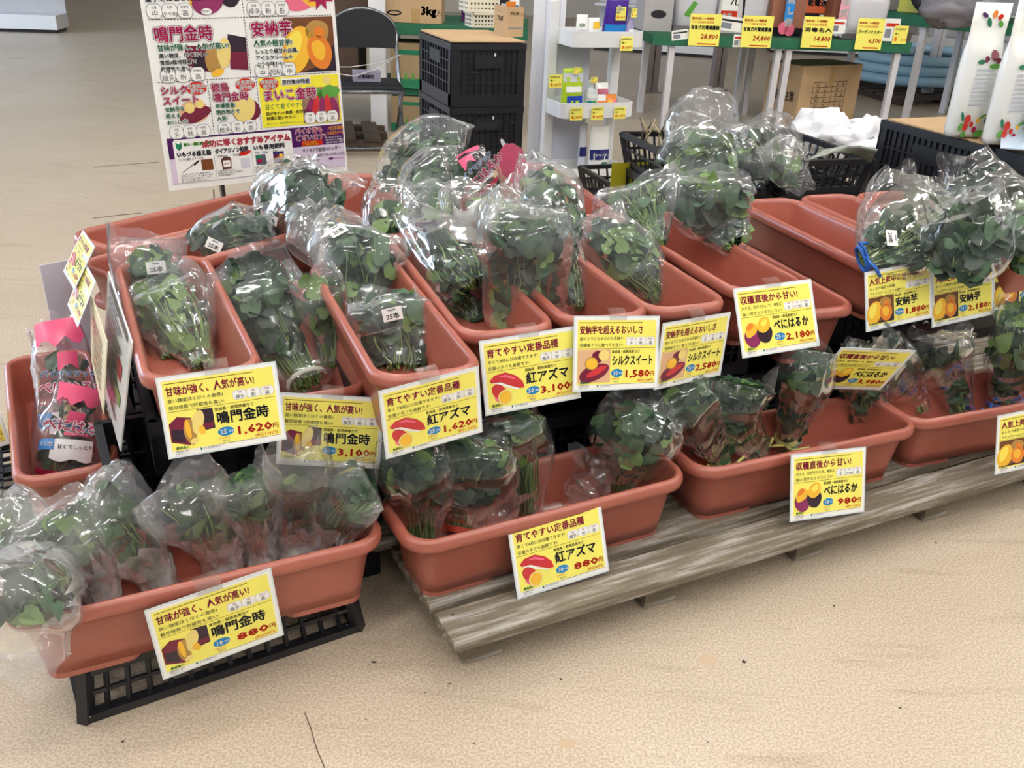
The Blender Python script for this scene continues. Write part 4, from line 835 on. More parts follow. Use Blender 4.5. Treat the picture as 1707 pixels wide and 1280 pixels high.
B('clear leafy bag slumped over the near edge of the left grid tray', [(1120, 295, .58, .08, .06), (1150, 270, .63, .12, .07), (1200, 255, .66, .11, .06), (1235, 250, .66, .06, .02)], (.02, .9), 90, 16, .055, rough=1.4, **bb)
B('clear leafy bag in the middle between the two grid trays', [(1215, 285, .58, .08, .06), (1235, 262, .63, .12, .07), (1275, 245, .65, .10, .05), (1300, 240, .65, .05, .015)], (.02, .9), 70, 16, .055, rough=1.4, **bb)
B('nearly empty clear bag in the right grid tray', [(1265, 270, .57, .08, .05), (1285, 245, .61, .12, .06), (1310, 232, .63, .11, .05), (1325, 228, .63, .05, .015)], nl=0, ns=0, fmat=film_w, rough=1.9, group='bags lying in the grid trays')
B('crumpled white-lined clear bag at near corner of the right grid tray', [(1290, 295, .57, .07, .05), (1310, 278, .61, .10, .05), (1345, 270, .62, .06, .02)], (.0, .8), 16, 0, .05, fmat=film_w, rough=1.9, **bb)
rnd = random.Random(3)
for k in range(9):
    q = at(1085+rnd.uniform(-18, 26), 232+rnd.uniform(-4, 12), .60); e = q+V(rnd.uniform(-.07, .05), rnd.uniform(-.03, .03), rnd.uniform(.05, .11)); m = M(); m.tube([q, (q+e)/2+V(.01, 0, .01), e], [.004, .0035, .002], root_m if k % 3 == 0 else mat('dry_stem', (74, 66, 48), .8), 5)
    tag(m.build('vine_cutting'), 'dry brown cutting sticking up at far end of the left grid tray', 'cutting', 'dry cuttings in the left grid tray')
pm_g = mat('dusty_film', (150, 156, 148), .35, noise_amt=.3, noise_scale=40)
m = M(); vs = []; A_, B_, C_, D_ = at(1345, 268, .63), at(1372, 248, .66), at(1462, 252, .68), at(1452, 270, .62)
for i in range(13):
    for j in range(7):
        u, v = i/12, j/6; q = (A_*(1-v)+B_*v)*(1-u)+(D_*(1-v)+C_*v)*u; q = q+V(0, 0, .03*math.sin(PI*u)*(1-v*.5)+.008*noise.noise(q*30)); vs.append(q)
m.add(vs, [(i*7+j, (i+1)*7+j, (i+1)*7+j+1, i*7+j+1) for i in range(12) for j in range(6)], pm_g, True); o = m.build('seedling_packet'); md = o.modifiers.new('s', 'SOLIDIFY'); md.thickness = .006
tag(o, 'flat dusty grey film packet hanging over the right grid tray\'s far corner', 'packet')
def lump(name, label, cat, px, py, z, r, mt, sq=(1, 1, .7), group=None, sd=0, amp=.35):
    c = at(px, py, z); m = M(); n, k = 24, 14; vs = []
    for i in range(k+1):
        for j in range(n):
            a, b = PI*i/k-PI/2, 2*PI*j/n; d = V(math.cos(a)*math.cos(b), math.cos(a)*math.sin(b), math.sin(a)); rr = r*(1+amp*(ridge(d*1.6+V(sd, 2, 1))-.5)+amp*.4*(ridge(d*4+V(1, sd, 0))-.5))
            vs.append(V(d.x*sq[0], d.y*sq[1], d.z*sq[2])*rr)
    m.add(vs, [(i*n+j, i*n+(j+1) % n, (i+1)*n+(j+1) % n, (i+1)*n+j) for i in range(k) for j in range(n)], mt, True)
    return tag(m.build(name, None, c), label, cat, group)
wplas = mat('white_film_sheet', (236, 238, 244), .3)
tx_, ty_ = at(1400, 228, .5).x, at(1400, 228, .5).y
crate(None, .54, .36, .44, (1.78, 4.62, 0), 20, 'tall black slatted crate under the white film bundles', 'black crates under the grid trays', rows=3, ncol=12)
lump('film_bundle', 'crumpled white plastic film bundle behind the right grid tray, with pointed top', 'plastic film', 1374, 225, .50, .14, wplas, (1.2, .8, .8), 'white film bundles', 1, .5)
lump('film_bundle', 'wide crumpled white plastic film bundle beside the tall black crate', 'plastic film', 1440, 235, .49, .15, wplas, (1.1, .8, .65), 'white film bundles', 4, .5)
# ------------------------------------------------------------------ tall black crate with fertiliser bags, right
zt = .70; a_, b_ = at(1470, 199, zt), at(1648, 245, zt); d_ = (b_-a_).normalized(); n_ = V(-d_.y, d_.x, 0); Lc = (b_-a_).length
c_ = (a_+b_)/2+n_*.2; yw = math.degrees(math.atan2(d_.y, d_.x))
for z0, h, nm in ((.38, .32, 'upper'), (0, .379, 'lower')): crate(None, Lc, .40, h, (c_.x, c_.y, z0), yw, nm+' of two black containers stacked at right behind the shiny bags', 'black containers at right', rows=2, ncol=18, solid=.25, lined=True)
m = M(); m.box((0, 0, .004), (Lc-.05, .38, .006), card_kraft); o = m.build('cardboard_sheet', None, (c_.x, c_.y, zt), R(yw)); tag(o, 'kraft cardboard sheet on the upper black container at right', 'cardboard')
p_mint = mat('print_mint', (196, 226, 222), .3)
def fertbag(px, py, h, label):
    base = at(px, py, zt+.011); t = thing('fertiliser_bag', label, 'fertiliser bag', base, R(14), 'printed fertiliser bags'); t.scale = (.8, .8, .92); m = M(); W = .19
    rings = []
    for z, w, th in ((0, .92, .045), (.02, .98, .06), (.25, 1, .062), (.32, .98, .055), (.36, .95, .035), (.39, .96, .012), (.42, .98, .005), (h, 1.0, .004)):
        rings.append([(W/2*w*c, th*s*abs(s)**.2, z) for c, s in [(math.copysign(abs(math.cos(q))**.6, math.cos(q)), math.sin(q)) for q in [2*PI*i/20 for i in range(20)]]])
    m.loft(rings, paper, smooth=True); m.build('pouch', t); m = M()
    def Tm(x, z): return (x, -(.062+.004) if z < .30 else -.06*max(0, (.40-z)/.10)-.010, z)
    def E(x, z, a, b, mt, rot=0, n=12, o=0):
        m.add([Tm(x+a*math.cos(q)*math.cos(rot)-b*math.sin(q)*math.sin(rot), z+a*math.cos(q)*math.sin(rot)+b*math.sin(q)*math.cos(rot)) if o == 0 else tuple(c-(o if i == 1 else 0) for i, c in enumerate(Tm(x+a*math.cos(q)*math.cos(rot)-b*math.sin(q)*math.sin(rot), z+a*math.cos(q)*math.sin(rot)+b*math.sin(q)*math.cos(rot)))) for q in [2*PI*i/n for i in range(n)]], [tuple(range(n))], mt)
    for x, z, r, mt in ((-.045, .075, .016, p_price), (-.05, .045, .015, p_price), (-.02, .055, .010, p_price), (.0, .035, .011, p_red), (.01, .07, .009, p_gold)): E(x, z, r, r*1.1, mt)
    for x, z, a, b, rt_ in ((-.075, .085, .008, .02, .4), (-.075, .045, .012, .016, -.4), (.03, .085, .022, .005, .4), (.05, .07, .008, .012, 0), (.03, .02, .03, .014, .1), (-.05, .016, .012, .013, .6)): E(x, z, a, b, p_leaf if a > .01 else p_green, rt_)
    for k in range(9): m.add([Tm(-.06, .13+.016*k), Tm(.02+.04*((k*7) % 5)/5, .13+.016*k), Tm(.02+.04*((k*7) % 5)/5, .136+.016*k), Tm(-.06, .136+.016*k)], [(0, 1, 2, 3)], p_lgrey)
    for x, z, a, b, mt in ((.02, .315, .02, .02, p_mar), (-.02, .3, .012, .012, p_mar), (.04, .295, .012, .012, p_mar), (-.045, .29, .02, .009, p_green), (.03, .275, .03, .01, p_leaf)): E(x, z, a, b, mt)
    for i, (x, z, a, b, mt) in enumerate(((-.06, .50, .006, .02, p_leaf), (-.02, .505, .014, .016, p_price), (.03, .50, .016, .016, p_leaf), (.06, .495, .012, .018, p_price), (-.04, .455, .008, .018, p_pur), (.01, .46, .014, .012, p_org), (.04, .45, .010, .014, p_price), (-.01, .43, .02, .01, p_green), (.05, .425, .014, .01, p_leaf))):
        if z+b < h: E(x, z, a, b, mt, .3*i)
    m.build('print_pattern', t); return t
fertbag(1604, 226, .50, 'printed white fertiliser bag on cardboard, leftmost of three')
fertbag(1668, 238, .54, 'printed white fertiliser bag in the middle, with folded tall top')
fertbag(1738, 250, .53, 'printed white fertiliser bag at right photo edge behind the yellow tag')
o = M(); o.box((0, 0, 0), (.52, .36, .06), black); q = a_+d_*(Lc*1.25)+n_*.2; o = o.build('container_slab', None, (q.x, q.y, zt-.032), R(yw)); tag(o, 'black plastic slab under the right-hand fertiliser bags', 'slab')
crate(None, .54, .40, .637, (a_.x+d_.x*(Lc*1.25+.26)+n_.x*.2, a_.y+d_.y*(Lc*1.25+.26)+n_.y*.2, 0), yw, 'black container at right photo edge below the last fertiliser bag', 'black containers at right', rows=3, ncol=18)
m = M(); q0, q1, q2, q3 = at(1690, 95, .95), at(1718, 92, .95), at(1722, 190, .80), at(1706, 186, .80)
slab('price_tag', 'large plain yellow tag at right photo edge on a fertiliser bag', 'price tag', q0, q1, q2, q3, .001, p_yel)
q0, q1, q2, q3 = at(1672, 168, .82), at(1722, 172, .82), at(1722, 250, .72), at(1668, 246, .72)
slab('leaflet_pocket', 'pale blue clear plastic leaflet pocket at right photo edge', 'leaflet pocket', q0, q1, q2, q3, .004, mat('pale_blue_plastic', (196, 216, 236), .1))
# ------------------------------------------------------------------ stacked black crates with kraft sheet, back centre
zc = .86; a_ = at(752, 71, zc); d_ = ax(22); n_ = ax(112); yw = 22
cc = a_+d_*.185+n_*.265
for k in range(3):
    o = crate(None, .37, .53, .284, (cc.x, cc.y, .286*k), yw, '%s of three black crates stacked beside the grey pillar' % ('lowest', 'middle', 'topmost')[k], 'black crate stack by the pillar', rows=3, ncol=12, solid=.2, lined=True)
    m = M(); m.box((0, -.264, .20), (.14, .012, .05), black); m.box((0, -.2665, .20), (.10, .01, .03), mat('black_recess', (8, 8, 10), .6)); m.box((.03, -.268, .235), (.006, .006, .014), white_m); m.build('handle', o)
m = M(); m.box((0, 0, .003), (.36, .52, .006), card_kraft); tag(m.build('cardboard_sheet', None, (cc.x, cc.y, zc), R(yw)), 'kraft cardboard sheet on top of the black crate stack', 'cardboard')
creamp = mat('cream_plastic', (226, 220, 200), .4); hole = mat('dark_hole', (40, 38, 36), .8)
def basket(loc, L, W, H, label):
    m = M(); t = .006
    for s in (-1, 1):
        m.box((0, s*W/2, H/2), (L, t, H), creamp); m.box((s*L/2, 0, H/2), (t, W, H), creamp); m.box((0, s*(W/2+.004), H-.006), (L+.02, .012, .012), creamp); m.box((s*(L/2+.004), 0, H-.006), (.012, W+.02, .012), creamp)
        for i in range(9):
            for j in range(3): m.box((-L*.42+L*.84*i/8, s*(W/2+.0032), H*.2+H*.26*j), (.008, .002, .010 if j else .006), hole)
            if i < 6:
                for j in range(3): m.box((s*(L/2+.0032), -W*.4+W*.8*i/5, H*.2+H*.26*j), (.002, .008, .010), hole)
    m.box((0, 0, .004), (L, W, .008), creamp)
    return tag(m.build('basket', None, loc, R(yw)), label, 'basket', 'cream perforated baskets')
bq = at(800, 46, zc+.006)
basket((bq.x+.02, bq.y+.07, zc+.0065), .17, .13, .075, 'lower cream perforated basket on the kraft sheet')
basket((bq.x+.0, bq.y+.07, zc+.083), .19, .15, .09, 'upper cream perforated basket standing on another basket')
def carton(loc, L, W, H, rz, label, mt, draw=None, open_=False, name='carton', cat='cardboard box', group=None):
    m = M()
    if open_:
        for s in (-1, 1): m.box((0, s*(W/2-.003), H/2), (L, .005, H), mt); m.box((s*(L/2-.003), 0, H/2), (.005, W-.006, H), mt)
        m.box((0, 0, .003), (L, W, .006), mt)
    else: m.box((0, 0, H/2), (L, W, H), mt)
    if draw: draw(m, L, W, H)
    return tag(m.build(name, None, loc, rz), label, cat, group)
def face(m, side, L, W):                # matrix whose xy plane is a side face of a box: F front (-y) or L left (-x)
    if side == 'F': return Matrix.Translation((0, -W/2-.0012, 0)) @ Matrix.Rotation(PI/2, 4, 'X')
    return Matrix.Translation((-L/2-.0012, 0, 0)) @ Matrix.Rotation(-PI/2, 4, 'Z') @ Matrix.Rotation(PI/2, 4, 'X')
kraft_ink = mat('carton_ink', (78, 58, 44), .7)
def kd(m, L, W, H):
    T = face(m, 'F', L, W); m.text('アルボ', -.03, H*.74, .016, kraft_ink, 0, bold=.04, T=T); m.text('小分用', .02, H*.74, .010, kraft_ink, 0, T=T); m.rect(-.035, H*.28, .035, H*.32, p_grey, 0, T); m.rect(-.035, H*.5, .035, H*.505, p_lgrey, 0, T)
    T = face(m, 'L', L, W); m.text('アルボ', -.05, H*.5, .028, kraft_ink, 0, bold=.04, T=T); m.text('フルーツ', -.05, H*.78, .014, kraft_ink, 0, T=T)
kq = at(858, 62, zc+.006); kc = kq+d_*.0+n_*.09
carton((kc.x, kc.y, zc+.0065), .085, .18, .135, R(yw), 'small open kraft box of papers on the kraft sheet', card_kraft, kd, True)
for i, (dx, dy, h, mt, lab) in enumerate(((-.015, .03, .17, p_blk, 'dark printed packet standing in the small kraft box'), (.02, -.02, .165, paper, 'white printed packet standing in the small kraft box'), (-.01, -.05, .15, p_org, 'orange topped packet standing in the small kraft box'))):
    m = M(); m.box((0, 0, h/2), (.045, .01, h), mt); m.rect(-.018, h*.5, .018, h*.8, p_lgrey if mt is p_blk else p_blue, -.0055, Matrix.Rotation(PI/2, 4, 'X') @ Matrix.Translation((0, 0, .011)))
    q = kc+d_*dx+n_*dy; tag(m.build('packet', None, (q.x, q.y, zc+.0135), R(yw)), lab, 'packet', 'packets in the kraft box')
# pillar
m = M(); q = aty(912, 100, 5.75); m.box((q.x, q.y+.09, 2.15), (.185, .185, 4.3), mat('pillar_white', (222, 224, 230), .5)); m.box((q.x-.02, q.y-.004, 2.15), (.012, .004, 4.3), p_lgrey); m.box((q.x+.06, q.y-.004, 2.15), (.006, .004, 4.3), p_lgrey); struct(m.build('pillar'))
# ------------------------------------------------------------------ white rack of small goods
rx = aty(944, 130, 5.3); rk = thing('rack', 'white plastic shelf rack of small goods beside the grey pillar', 'rack', (rx.x, rx.y, 0), R(22))
def rtray(z, x0, L, W, H):
    m = M(); t = .008
    m.loft([rrect(L-.02, W-.01, .04, z, 6), rrect(L, W, .045, z+.004, 6), rrect(L, W, .045, z+H, 6), rrect(L-.016, W-.016, .04, z+H, 6), rrect(L-.03, W-.02, .036, z+.012, 6)], white_m, smooth=False)
    o = m.build('shelf', rk, (x0+L/2, W/2, 0)); return o
RT_ = ((.775, .025, .44, .26, .085), (.40, -.02, .46, .26, .085), (.07, -.02, .44, .26, .05))
for z, x0, L, W, H in RT_: rtray(z, x0, L, W, H)
for x, y in ((-.0, .23), (.40, .23)):
    m = M(); m.box((x, y, .5), (.055, .05, 1.0), white_m); m.build('post', rk, bevel=.004)
m = M(); m.box((.14, .262, .44), (.24, .006, .80), mat('panel_lavender', (206, 208, 222), .4)); m.build('back_panel', rk)
rk.location.z = .0
m = M(); [m.box((x, y, .035), (.05, .05, .07), black) for x, y in ((.03, .03), (.38, .03), (.03, .22), (.38, .22))]; m.build('foot', rk)
rm = Matrix.Translation(rk.location) @ Matrix.Rotation(R(22), 4, 'Z')
def W_(x, y, z): return rm @ V(x, y, z)
def pouch(x, y, z, w, h, th, label, base, bands, name='pouch', group='goods on the white rack', texts=(), lean=0, neck=False):
    m = M(); rings = []
    prof = ((0, .94, .7), (.06, 1, 1), (.5, 1, .95), (.8, .98, .6), (.93, .96, .18), (1, .96, .08)) if not neck else ((0, .96, 1), (.04, 1, 1), (.66, 1, 1), (.78, .5, .55), (.8, .42, .5), (.98, .42, .5), (1, .36, .4))
    for u, a, b in prof: rings.append([(w/2*a*c, th/2*b*s, u*h) for c, s in [(math.copysign(abs(math.cos(q))**.6, math.cos(q)), math.sin(q)) for q in [2*PI*(i+.5)/18 for i in range(18)]]])
    m.loft(rings, base, smooth=True)
    for v0, v1, u0, u1, mt in bands:
        n = 3; vs = []
        for i in range(n+1):
            v = v0+(v1-v0)*i/n; b = 1 if v < .5 else max(.1, 1-(v-.5)*1.75) if not neck else 1
            for u in (u0, (u0+u1)/2, u1): vs.append((u*w/2, -th/2*b*math.sqrt(max(0, 1-(abs(u)*.93)**3.3))-.004, v*h))
        m.add(vs, [(i*3+j, i*3+j+1, (i+1)*3+j+1, (i+1)*3+j) for i in range(n) for j in range(2)], mt)
    for t, u, v, s, mt in texts:
        T = Matrix.Translation((0, -th/2-.006, 0)) @ Matrix.Rotation(PI/2, 4, 'X'); m.text(t, u*w/2, v*h, s, mt, 0, bold=.04, T=T)
    o = m.build(name, None, W_(x, y, z), R(22)); o.rotation_euler = (R(-lean), 0, R(22)); return tag(o, label, 'packet' if name != 'bottle' else 'bottle', group)
lime = mat('print_lime', (176, 208, 48), .25); cobalt = mat('print_cobalt', (36, 70, 170), .25); sky_ = mat('print_sky', (40, 140, 220), .25); violet = mat('print_violet', (70, 40, 140), .25)
zt_ = .79
pouch(.10, .06, zt_, .07, .15, .03, 'white packet with green print at left on the top rack shelf', paper, [(.35, .5, -.8, .8, p_lgrey), (.1, .2, -.7, .7, p_green)], texts=(('石灰', -.7, .62, .018, p_green),))
pouch(.17, .06, zt_, .07, .135, .03, 'white packet with yellow sticker on the top rack shelf', paper, [(.6, .85, -.2, .9, p_gold), (.1, .18, -.8, .8, p_yel)], texts=(('消石灰', -.8, .3, .016, p_green),))
pouch(.30, .08, zt_, .14, .24, .05, 'blue and violet slanted pouch with yellow tag on the top rack shelf', violet, [(.05, .45, -.95, .95, sky_), (.12, .3, -.6, .6, mat('print_cyan', (90, 190, 240), .25))], texts=(('D', -.2, .72, .05, paper),), lean=-8)
pouch(.385, .05, zt_, .05, .16, .045, 'slim violet bottle at right on the top rack shelf', mat('bottle_lilac', (150, 140, 180), .3), [(.1, .5, -.6, .6, paper)], 'bottle', neck=True)
zt_ = .413
pouch(.07, .07, zt_, .125, .25, .05, 'lime green and blue tall pouch on the middle rack shelf', lime, [(.72, .9, -.95, .95, p_lgrey), (.5, .62, -.7, .8, paper), (.22, .42, -.6, .95, cobalt), (.05, .32, -.75, .6, lime)], texts=(('オルトラン', -.5, .2, .02, p_price),))
pouch(.185, .07, zt_, .07, .185, .06, 'white spray can with teal label on the middle rack shelf', mat('can_grey', (196, 202, 206), .3), [(.1, .42, -.8, .1, mat('print_teal', (24, 140, 140), .25)), (.1, .42, .1, .8, p_leaf), (.5, .62, -.8, .8, paper)], 'bottle', neck=True)
pouch(.27, .07, zt_, .085, .17, .04, 'white and crimson packet leaning on the middle rack shelf', paper, [(.62, .8, -.8, .8, p_red), (.1, .4, -.9, .3, p_org), (.1, .35, .3, .95, p_pink)], lean=12)
pouch(.32, .05, zt_, .07, .11, .03, 'orange striped packet at right on the middle rack shelf', p_org, [(.2, .7, -.8, .1, p_gold), (.2, .7, .2, .8, p_pink)], lean=14)
zt_ = .083
pouch(.28, .10, zt_, .125, .26, .05, 'large white pouch with navy band on the bottom rack shelf', paper, [(.25, .48, -.98, .98, mat('print_navy', (44, 48, 110), .2)), (.03, .2, .2, .8, p_green)], texts=(('アドマイヤー', -.8, .33, .019, paper),))
pouch(.19, .13, zt_, .05, .27, .03, 'dark blue hanging packet left of the large white pouch', p_lgrey, [(.3, .5, -.9, .9, mat('print_navy', (44, 48, 110), .2))])
def ytag(x, y, z, w, h, label, rows=2, price=None, title=None, rz=22, parent_m=None, tilt=0, big=False):
    m = M(); m.box((0, 0, 0), (w, .001, h), p_yel); T = Matrix.Translation((0, -.0012, 0)) @ Matrix.Rotation(PI/2, 4, 'X')
    if title:
        m.text('簡単!楽しい!噴霧器', -w*.45, h*.32, w*.085, p_price, 0, bold=.03, T=T); m.text('できる高機能噴霧器', -w*.45, h*.21, w*.08, p_price, 0, T=T)
        m.text(title, -w*.46, h*.02, w*.135, p_blk, 0, bold=.04, width=w*.92, T=T); m.text(price, w*.44, -h*.28, w*.21, p_price, 0, bold=.03, al='r', T=T, skew=.15); m.rect(-w*.2, -h*.46, w*.4, -h*.42, p_price, 0, T)
    else:
        m.text('家庭園芸用', -w*.45, h*.25, w*.16, p_blk, 0, T=T); m.text('単一', -w*.4, 0, w*.16, p_blk, 0, bold=.03, T=T); m.ell(-w*.3, -h*.25, w*.1, h*.13, p_org, 0, T=T); m.text(price or '498円', w*.45, -h*.36, w*.26, p_org, 0, bold=.02, al='r', T=T)
    o = m.build('price_tag', None, W_(x, y, z) if parent_m is None else parent_m @ V(x, y, z)); o.rotation_euler = (R(tilt), 0, R(rz)); return tag(o, label, 'price tag', 'yellow price tags at the back')
ytag(.345, -.012, .80, .075, .075, 'yellow tag on front edge of the top rack shelf', price='698円', tilt=-4)
ytag(-.05, .03, .60, .075, .07, 'yellow tag at left side of the rack between two shelves', price='1,180円')
ytag(.07, -.012, .43, .075, .07, 'leftmost yellow tag on front edge of the middle rack shelf', price='1,298円')
ytag(.20, -.012, .43, .075, .07, 'middle yellow tag on front edge of the middle rack shelf', price='1,580円')
ytag(.34, -.012, .43, .072, .065, 'rightmost yellow tag on front edge of the middle rack shelf', price='398円')
ytag(.075, .03, .655, .035, .035, 'small yellow tag stuck on the lime green pouch', price='398'); ytag(.185, .03, .605, .04, .03, 'small yellow tag on cap of the white spray can', price='198')
ytag(.315, .03, .95, .06, .07, 'yellow tag stuck on the blue and violet pouch', price='898円'); ytag(.39, .02, .955, .035, .045, 'small yellow tag on the slim violet bottle', price='298')
o = tray_mesh(.55, .37, .13, .05, 11, 8, 2).build('tray', None, (.62, 4.72, .13), R(20)); tag(o, 'black grid tray low on floor in front of the white rack', 'tray')
crate(None, .5, .34, .128, (.62, 4.72, 0), 20, 'low black crate under the grid tray by the rack', 'black crates under the grid trays', rows=2, ncol=12)
m = M(); m.box((0, 0, 0), (.16, .002, .17), mat('olive_card', (168, 160, 30), .5)); o = m.build('card_sheet', None, (.435, 3.765, .425), R(20)); tag(o, 'olive yellow sheet hanging below the corner of left grid tray', 'sheet')
# ------------------------------------------------------------------ folding chair, shelf and cartons, back left
q = at(672, 150, .43); ch = thing('folding_chair', 'black folding chair with steel frame behind the poster', 'chair', (q.x, q.y, 0), R(14))
m = M(); rings = []
for z, e in ((.415, 0), (.42, .008), (.44, .012), (.448, 0)): rings.append([(x-.20, y+.19, zz) for x, y, zz in rrect(.40+e, .38+e, .06, z, 6)])
m.loft(rings, mat('black_vinyl', (22, 23, 28), .65, spec=.3), smooth=True); m.build('seat', ch)
m = M(); vs = []
n = 14
for i in range(n+1):
    u = -1+2*i/n; zt2 = .845-.10*abs(u)**3.2
    for z, y in ((.625, .0), (zt2, .035)):
        for s in (0, .022): vs.append((-.20+u*.205, .40+y+.02*(1-u*u)+s, z))
fs = []
for i in range(n):
    a = i*4; b = a+4; fs += [(a, b, b+2, a+2), (a+1, a+3, b+3, b+1), (a+2, b+2, b+3, a+3), (a, a+1, b+1, b)]
fs += [(0, 2, 3, 1), (n*4, n*4+1, n*4+3, n*4+2)]
m.add(vs, fs, mat('black_vinyl', (22, 23, 28), .65, spec=.3)); m.build('backrest', ch)
m = M(); arc = [(.015, .12, .0), (.012, .30, .43), (.008, .40, .62)]+[(-.20+.215*math.cos(t), .44+.02, .70+.155*math.sin(t)) for t in [PI*k/12 for k in range(13)]]+[(-.41, .40, .62), (-.412, .30, .43), (-.415, .12, .0)]
m.tube(arc, .0115, chrome, 8); m.build('back_frame', ch)
for x in (.0, -.40):
    m = M(); m.tube([(x, .02, .425), (x, .22, .25), (x, .44, .0)], .0105, chrome, 8); m.build('leg', ch)
m = M(); m.tube([(.01, -.01, .418), (-.41, -.01, .418)], .013, chrome, 8); m.tube([(-.0, .44, .03), (-.40, .44, .03)], .009, chrome, 8); m.tube([(.01, .13, .05), (-.41, .13, .05)], .009, chrome, 8); m.build('crossbar', ch)
cm_ = Matrix.Translation(ch.location) @ Matrix.Rotation(R(14), 4, 'Z')
m = M(); m.tube([cm_ @ V(*p) for p in ((.02, .30, .60), (-.12, .2, .56), (-.3, .16, .54), (-.42, .3, .52))], .003, mat('white_cord', (214, 214, 214), .6), 5); m.tube([cm_ @ V(*p) for p in ((.02, .30, .60), (-.15, .2, .52), (-.28, .16, .485), (-.42, .28, .49))], .003, mat('white_cord', (214, 214, 214), .6), 5)
tag(m.build('cord'), 'white cord tied across the black folding chair above its seat', 'cord')
m = M(); m.box((0, 0, .03), (.17, .09, .06), mat('lilac_card', (150, 146, 166), .5)); m.text('お客様用', -.06, .02, .026, p_blk, 0, bold=.03, T=Matrix.Translation((0, -.0465, 0)) @ Matrix.Rotation(PI/2, 4, 'X')); q = cm_ @ V(-.20, .24, .449); tag(m.build('sign_box', None, q, R(14)), 'grey lilac paper sign lying on the folding chair seat', 'sign')
sy = 6.75; sh = thing('display_table', 'green covered display table at back left behind the folding chair', 'table', (-.75, sy, 0), 0)
m = M(); m.box((-.35, .42, .70), (2.2, .84, .075), greencloth); m.build('table_top', sh, bevel=.004)
for x, y in ((-.25, .03), (.70, .05), (-1.3, .05), (-.25, .8), (.70, .8), (-1.3, .8)):
    m = M(); m.box((x, y, .33), (.05, .05, .66), white_m); m.build('leg', sh)
m = M(); m.box((-.27, -.03, 1.0), (.11, .05, 2.0), white_m); tag(m.build('upright', None, (-.75, sy-.02, 0)), 'white upright post in front of the green covered display table', 'post')
m = M(); m.box((-.35, .42, .28), (1.9, .7, .05), greencloth); m.build('lower_shelf', sh)
def c3(m, L, W, H):
    T = face(m, 'F', L, W); m.text('3kg', .05, .055, .075, p_blk, 0, bold=.05, T=T, width=.105); m.text('入', .158, .055, .04, p_blk, 0, T=T); m.ell(-.13, .06, .05, .018, p_blk, 0, T=T); m.ell(-.13, .06, .036, .010, card_kraft, .0004, T=T); m.rect(-.015, 0, .045, .09, mat('carton_tape', (176, 142, 92), .4), 0, T)
    m.rect(-.10, .16, .17, .29, kraft_ink, 0, T); m.text('国産品', -.09, .18, .085, mat('print_rust', (190, 84, 50), .6), .0005, bold=.05, T=T)
carton((-.785, sy+.16, .74), .385, .27, .30, 0, 'kraft carton marked 3kg on the green covered display table', card_kraft, c3)
carton((-1.30, sy+.2, .74), .42, .3, .34, 0, 'dark brown carton on the display table hidden partly by the chair back', mat('dark_carton', (74, 56, 44), .8))
def c4(m, L, W, H):
    T = face(m, 'F', L, W); m.rect(-L*.5, 0, L*.5, H*.22, p_green, 0, T); m.rect(-L*.3, H*.75, L*.3, H*.85, p_green, 0, T)
    for k in range(5): m.poly([(-L*.35+.05*k, H*.2), (-L*.3+.05*k, H*.42), (-L*.27+.05*k, H*.2)], p_leaf, .0004, T)
carton((-.80, sy+.2, .305), .30, .3, .30, 0, 'tan carton with green foot stripe on lower shelf of the display table', mat('tan_carton', (160, 138, 104), .8), c4)
carton((-.80, sy+.2, .012), .30, .3, .235, 0, 'tan carton with green print on floor under the display table', mat('tan_carton', (160, 138, 104), .8), c4)
carton((-1.42, sy+.2, .305), .50, .36, .33, 0, 'dark brown carton on lower shelf of the display table', mat('dark_carton', (74, 56, 44), .8))
carton((-.38, sy+.45, .74), .2, .2, .2, 0, 'violet and white printed box on the green covered display table', p_pur, lambda m, L, W, H: m.rect(-L*.35, H*.1, L*.45, H*.9, paper, 0, face(m, 'F', L, W)))
pl = thing('floor_pallet', 'dark wooden slatted pallet on floor behind the folding chair', 'pallet', (-1.35, 6.05, 0), R(12))
dwood = mat('dark_wood', (72, 58, 48), .8, noise_amt=.2)
for k in range(6):
    m = M(); m.box((-.42+.16*k, .28, .075), (.10, .62, .02), dwood); m.build('board', pl)
for k in range(3):
    m = M(); m.box((0, .02+.26*k, .032), (.98, .07, .064), dwood); m.build('bearer', pl)
# ------------------------------------------------------------------ sprayer table, back right
A0, B0_ = at(1088, 66, .655), at(1518, 80, .655); td = (B0_-A0).normalized(); tn = V(-td.y, td.x, 0); TL = (B0_-A0).length; tyaw = math.atan2(td.y, td.x)
tb = thing('display_table', 'green covered sales table with sprayers at back right', 'table', (A0.x, A0.y, 0), tyaw)
tm = Matrix.Translation((A0.x, A0.y, 0)) @ Matrix.Rotation(tyaw, 4, 'Z')
m = M(); m.box((TL/2, .42, .655), (TL, .86, .075), greencloth); m.build('table_top', tb, bevel=.004)
alu = mat('pale_aluminium', (206, 206, 212), .35); dkalu = mat('bronze_post', (128, 118, 116), .4)
for x in (.16, TL*.49, TL*.53, TL-.08):
    for y in (.04, .80):
        m = M(); m.box((x, y, .309), (.045, .045, .618), alu); m.build('leg', tb)
for k, px, py, lab in ((0, 1083, 154, 'dark bronze post at left behind the sprayer table'), (1, 1193, 150, 'dark bronze post behind the sprayer table between its legs')):
    q = at(px, py, 0); m = M(); m.box((-.035, 0, 1.0), (.055, .07, 2.0), dkalu); m.box((.035, 0, 1.0), (.055, .07, 2.0), dkalu); m.box((0, 0, .005), (.2, .14, .01), dkalu)
    tag(m.build('post', None, q, R(20)), lab, 'post')
tz = .694
def edge(px, py, off=.016):              # point on the front edge of the table
    d = ray(px, py); o = V(0, 0, CAM_H); q = A0-tn*(.01+off); return o+d*((q-o).dot(tn)/d.dot(tn))
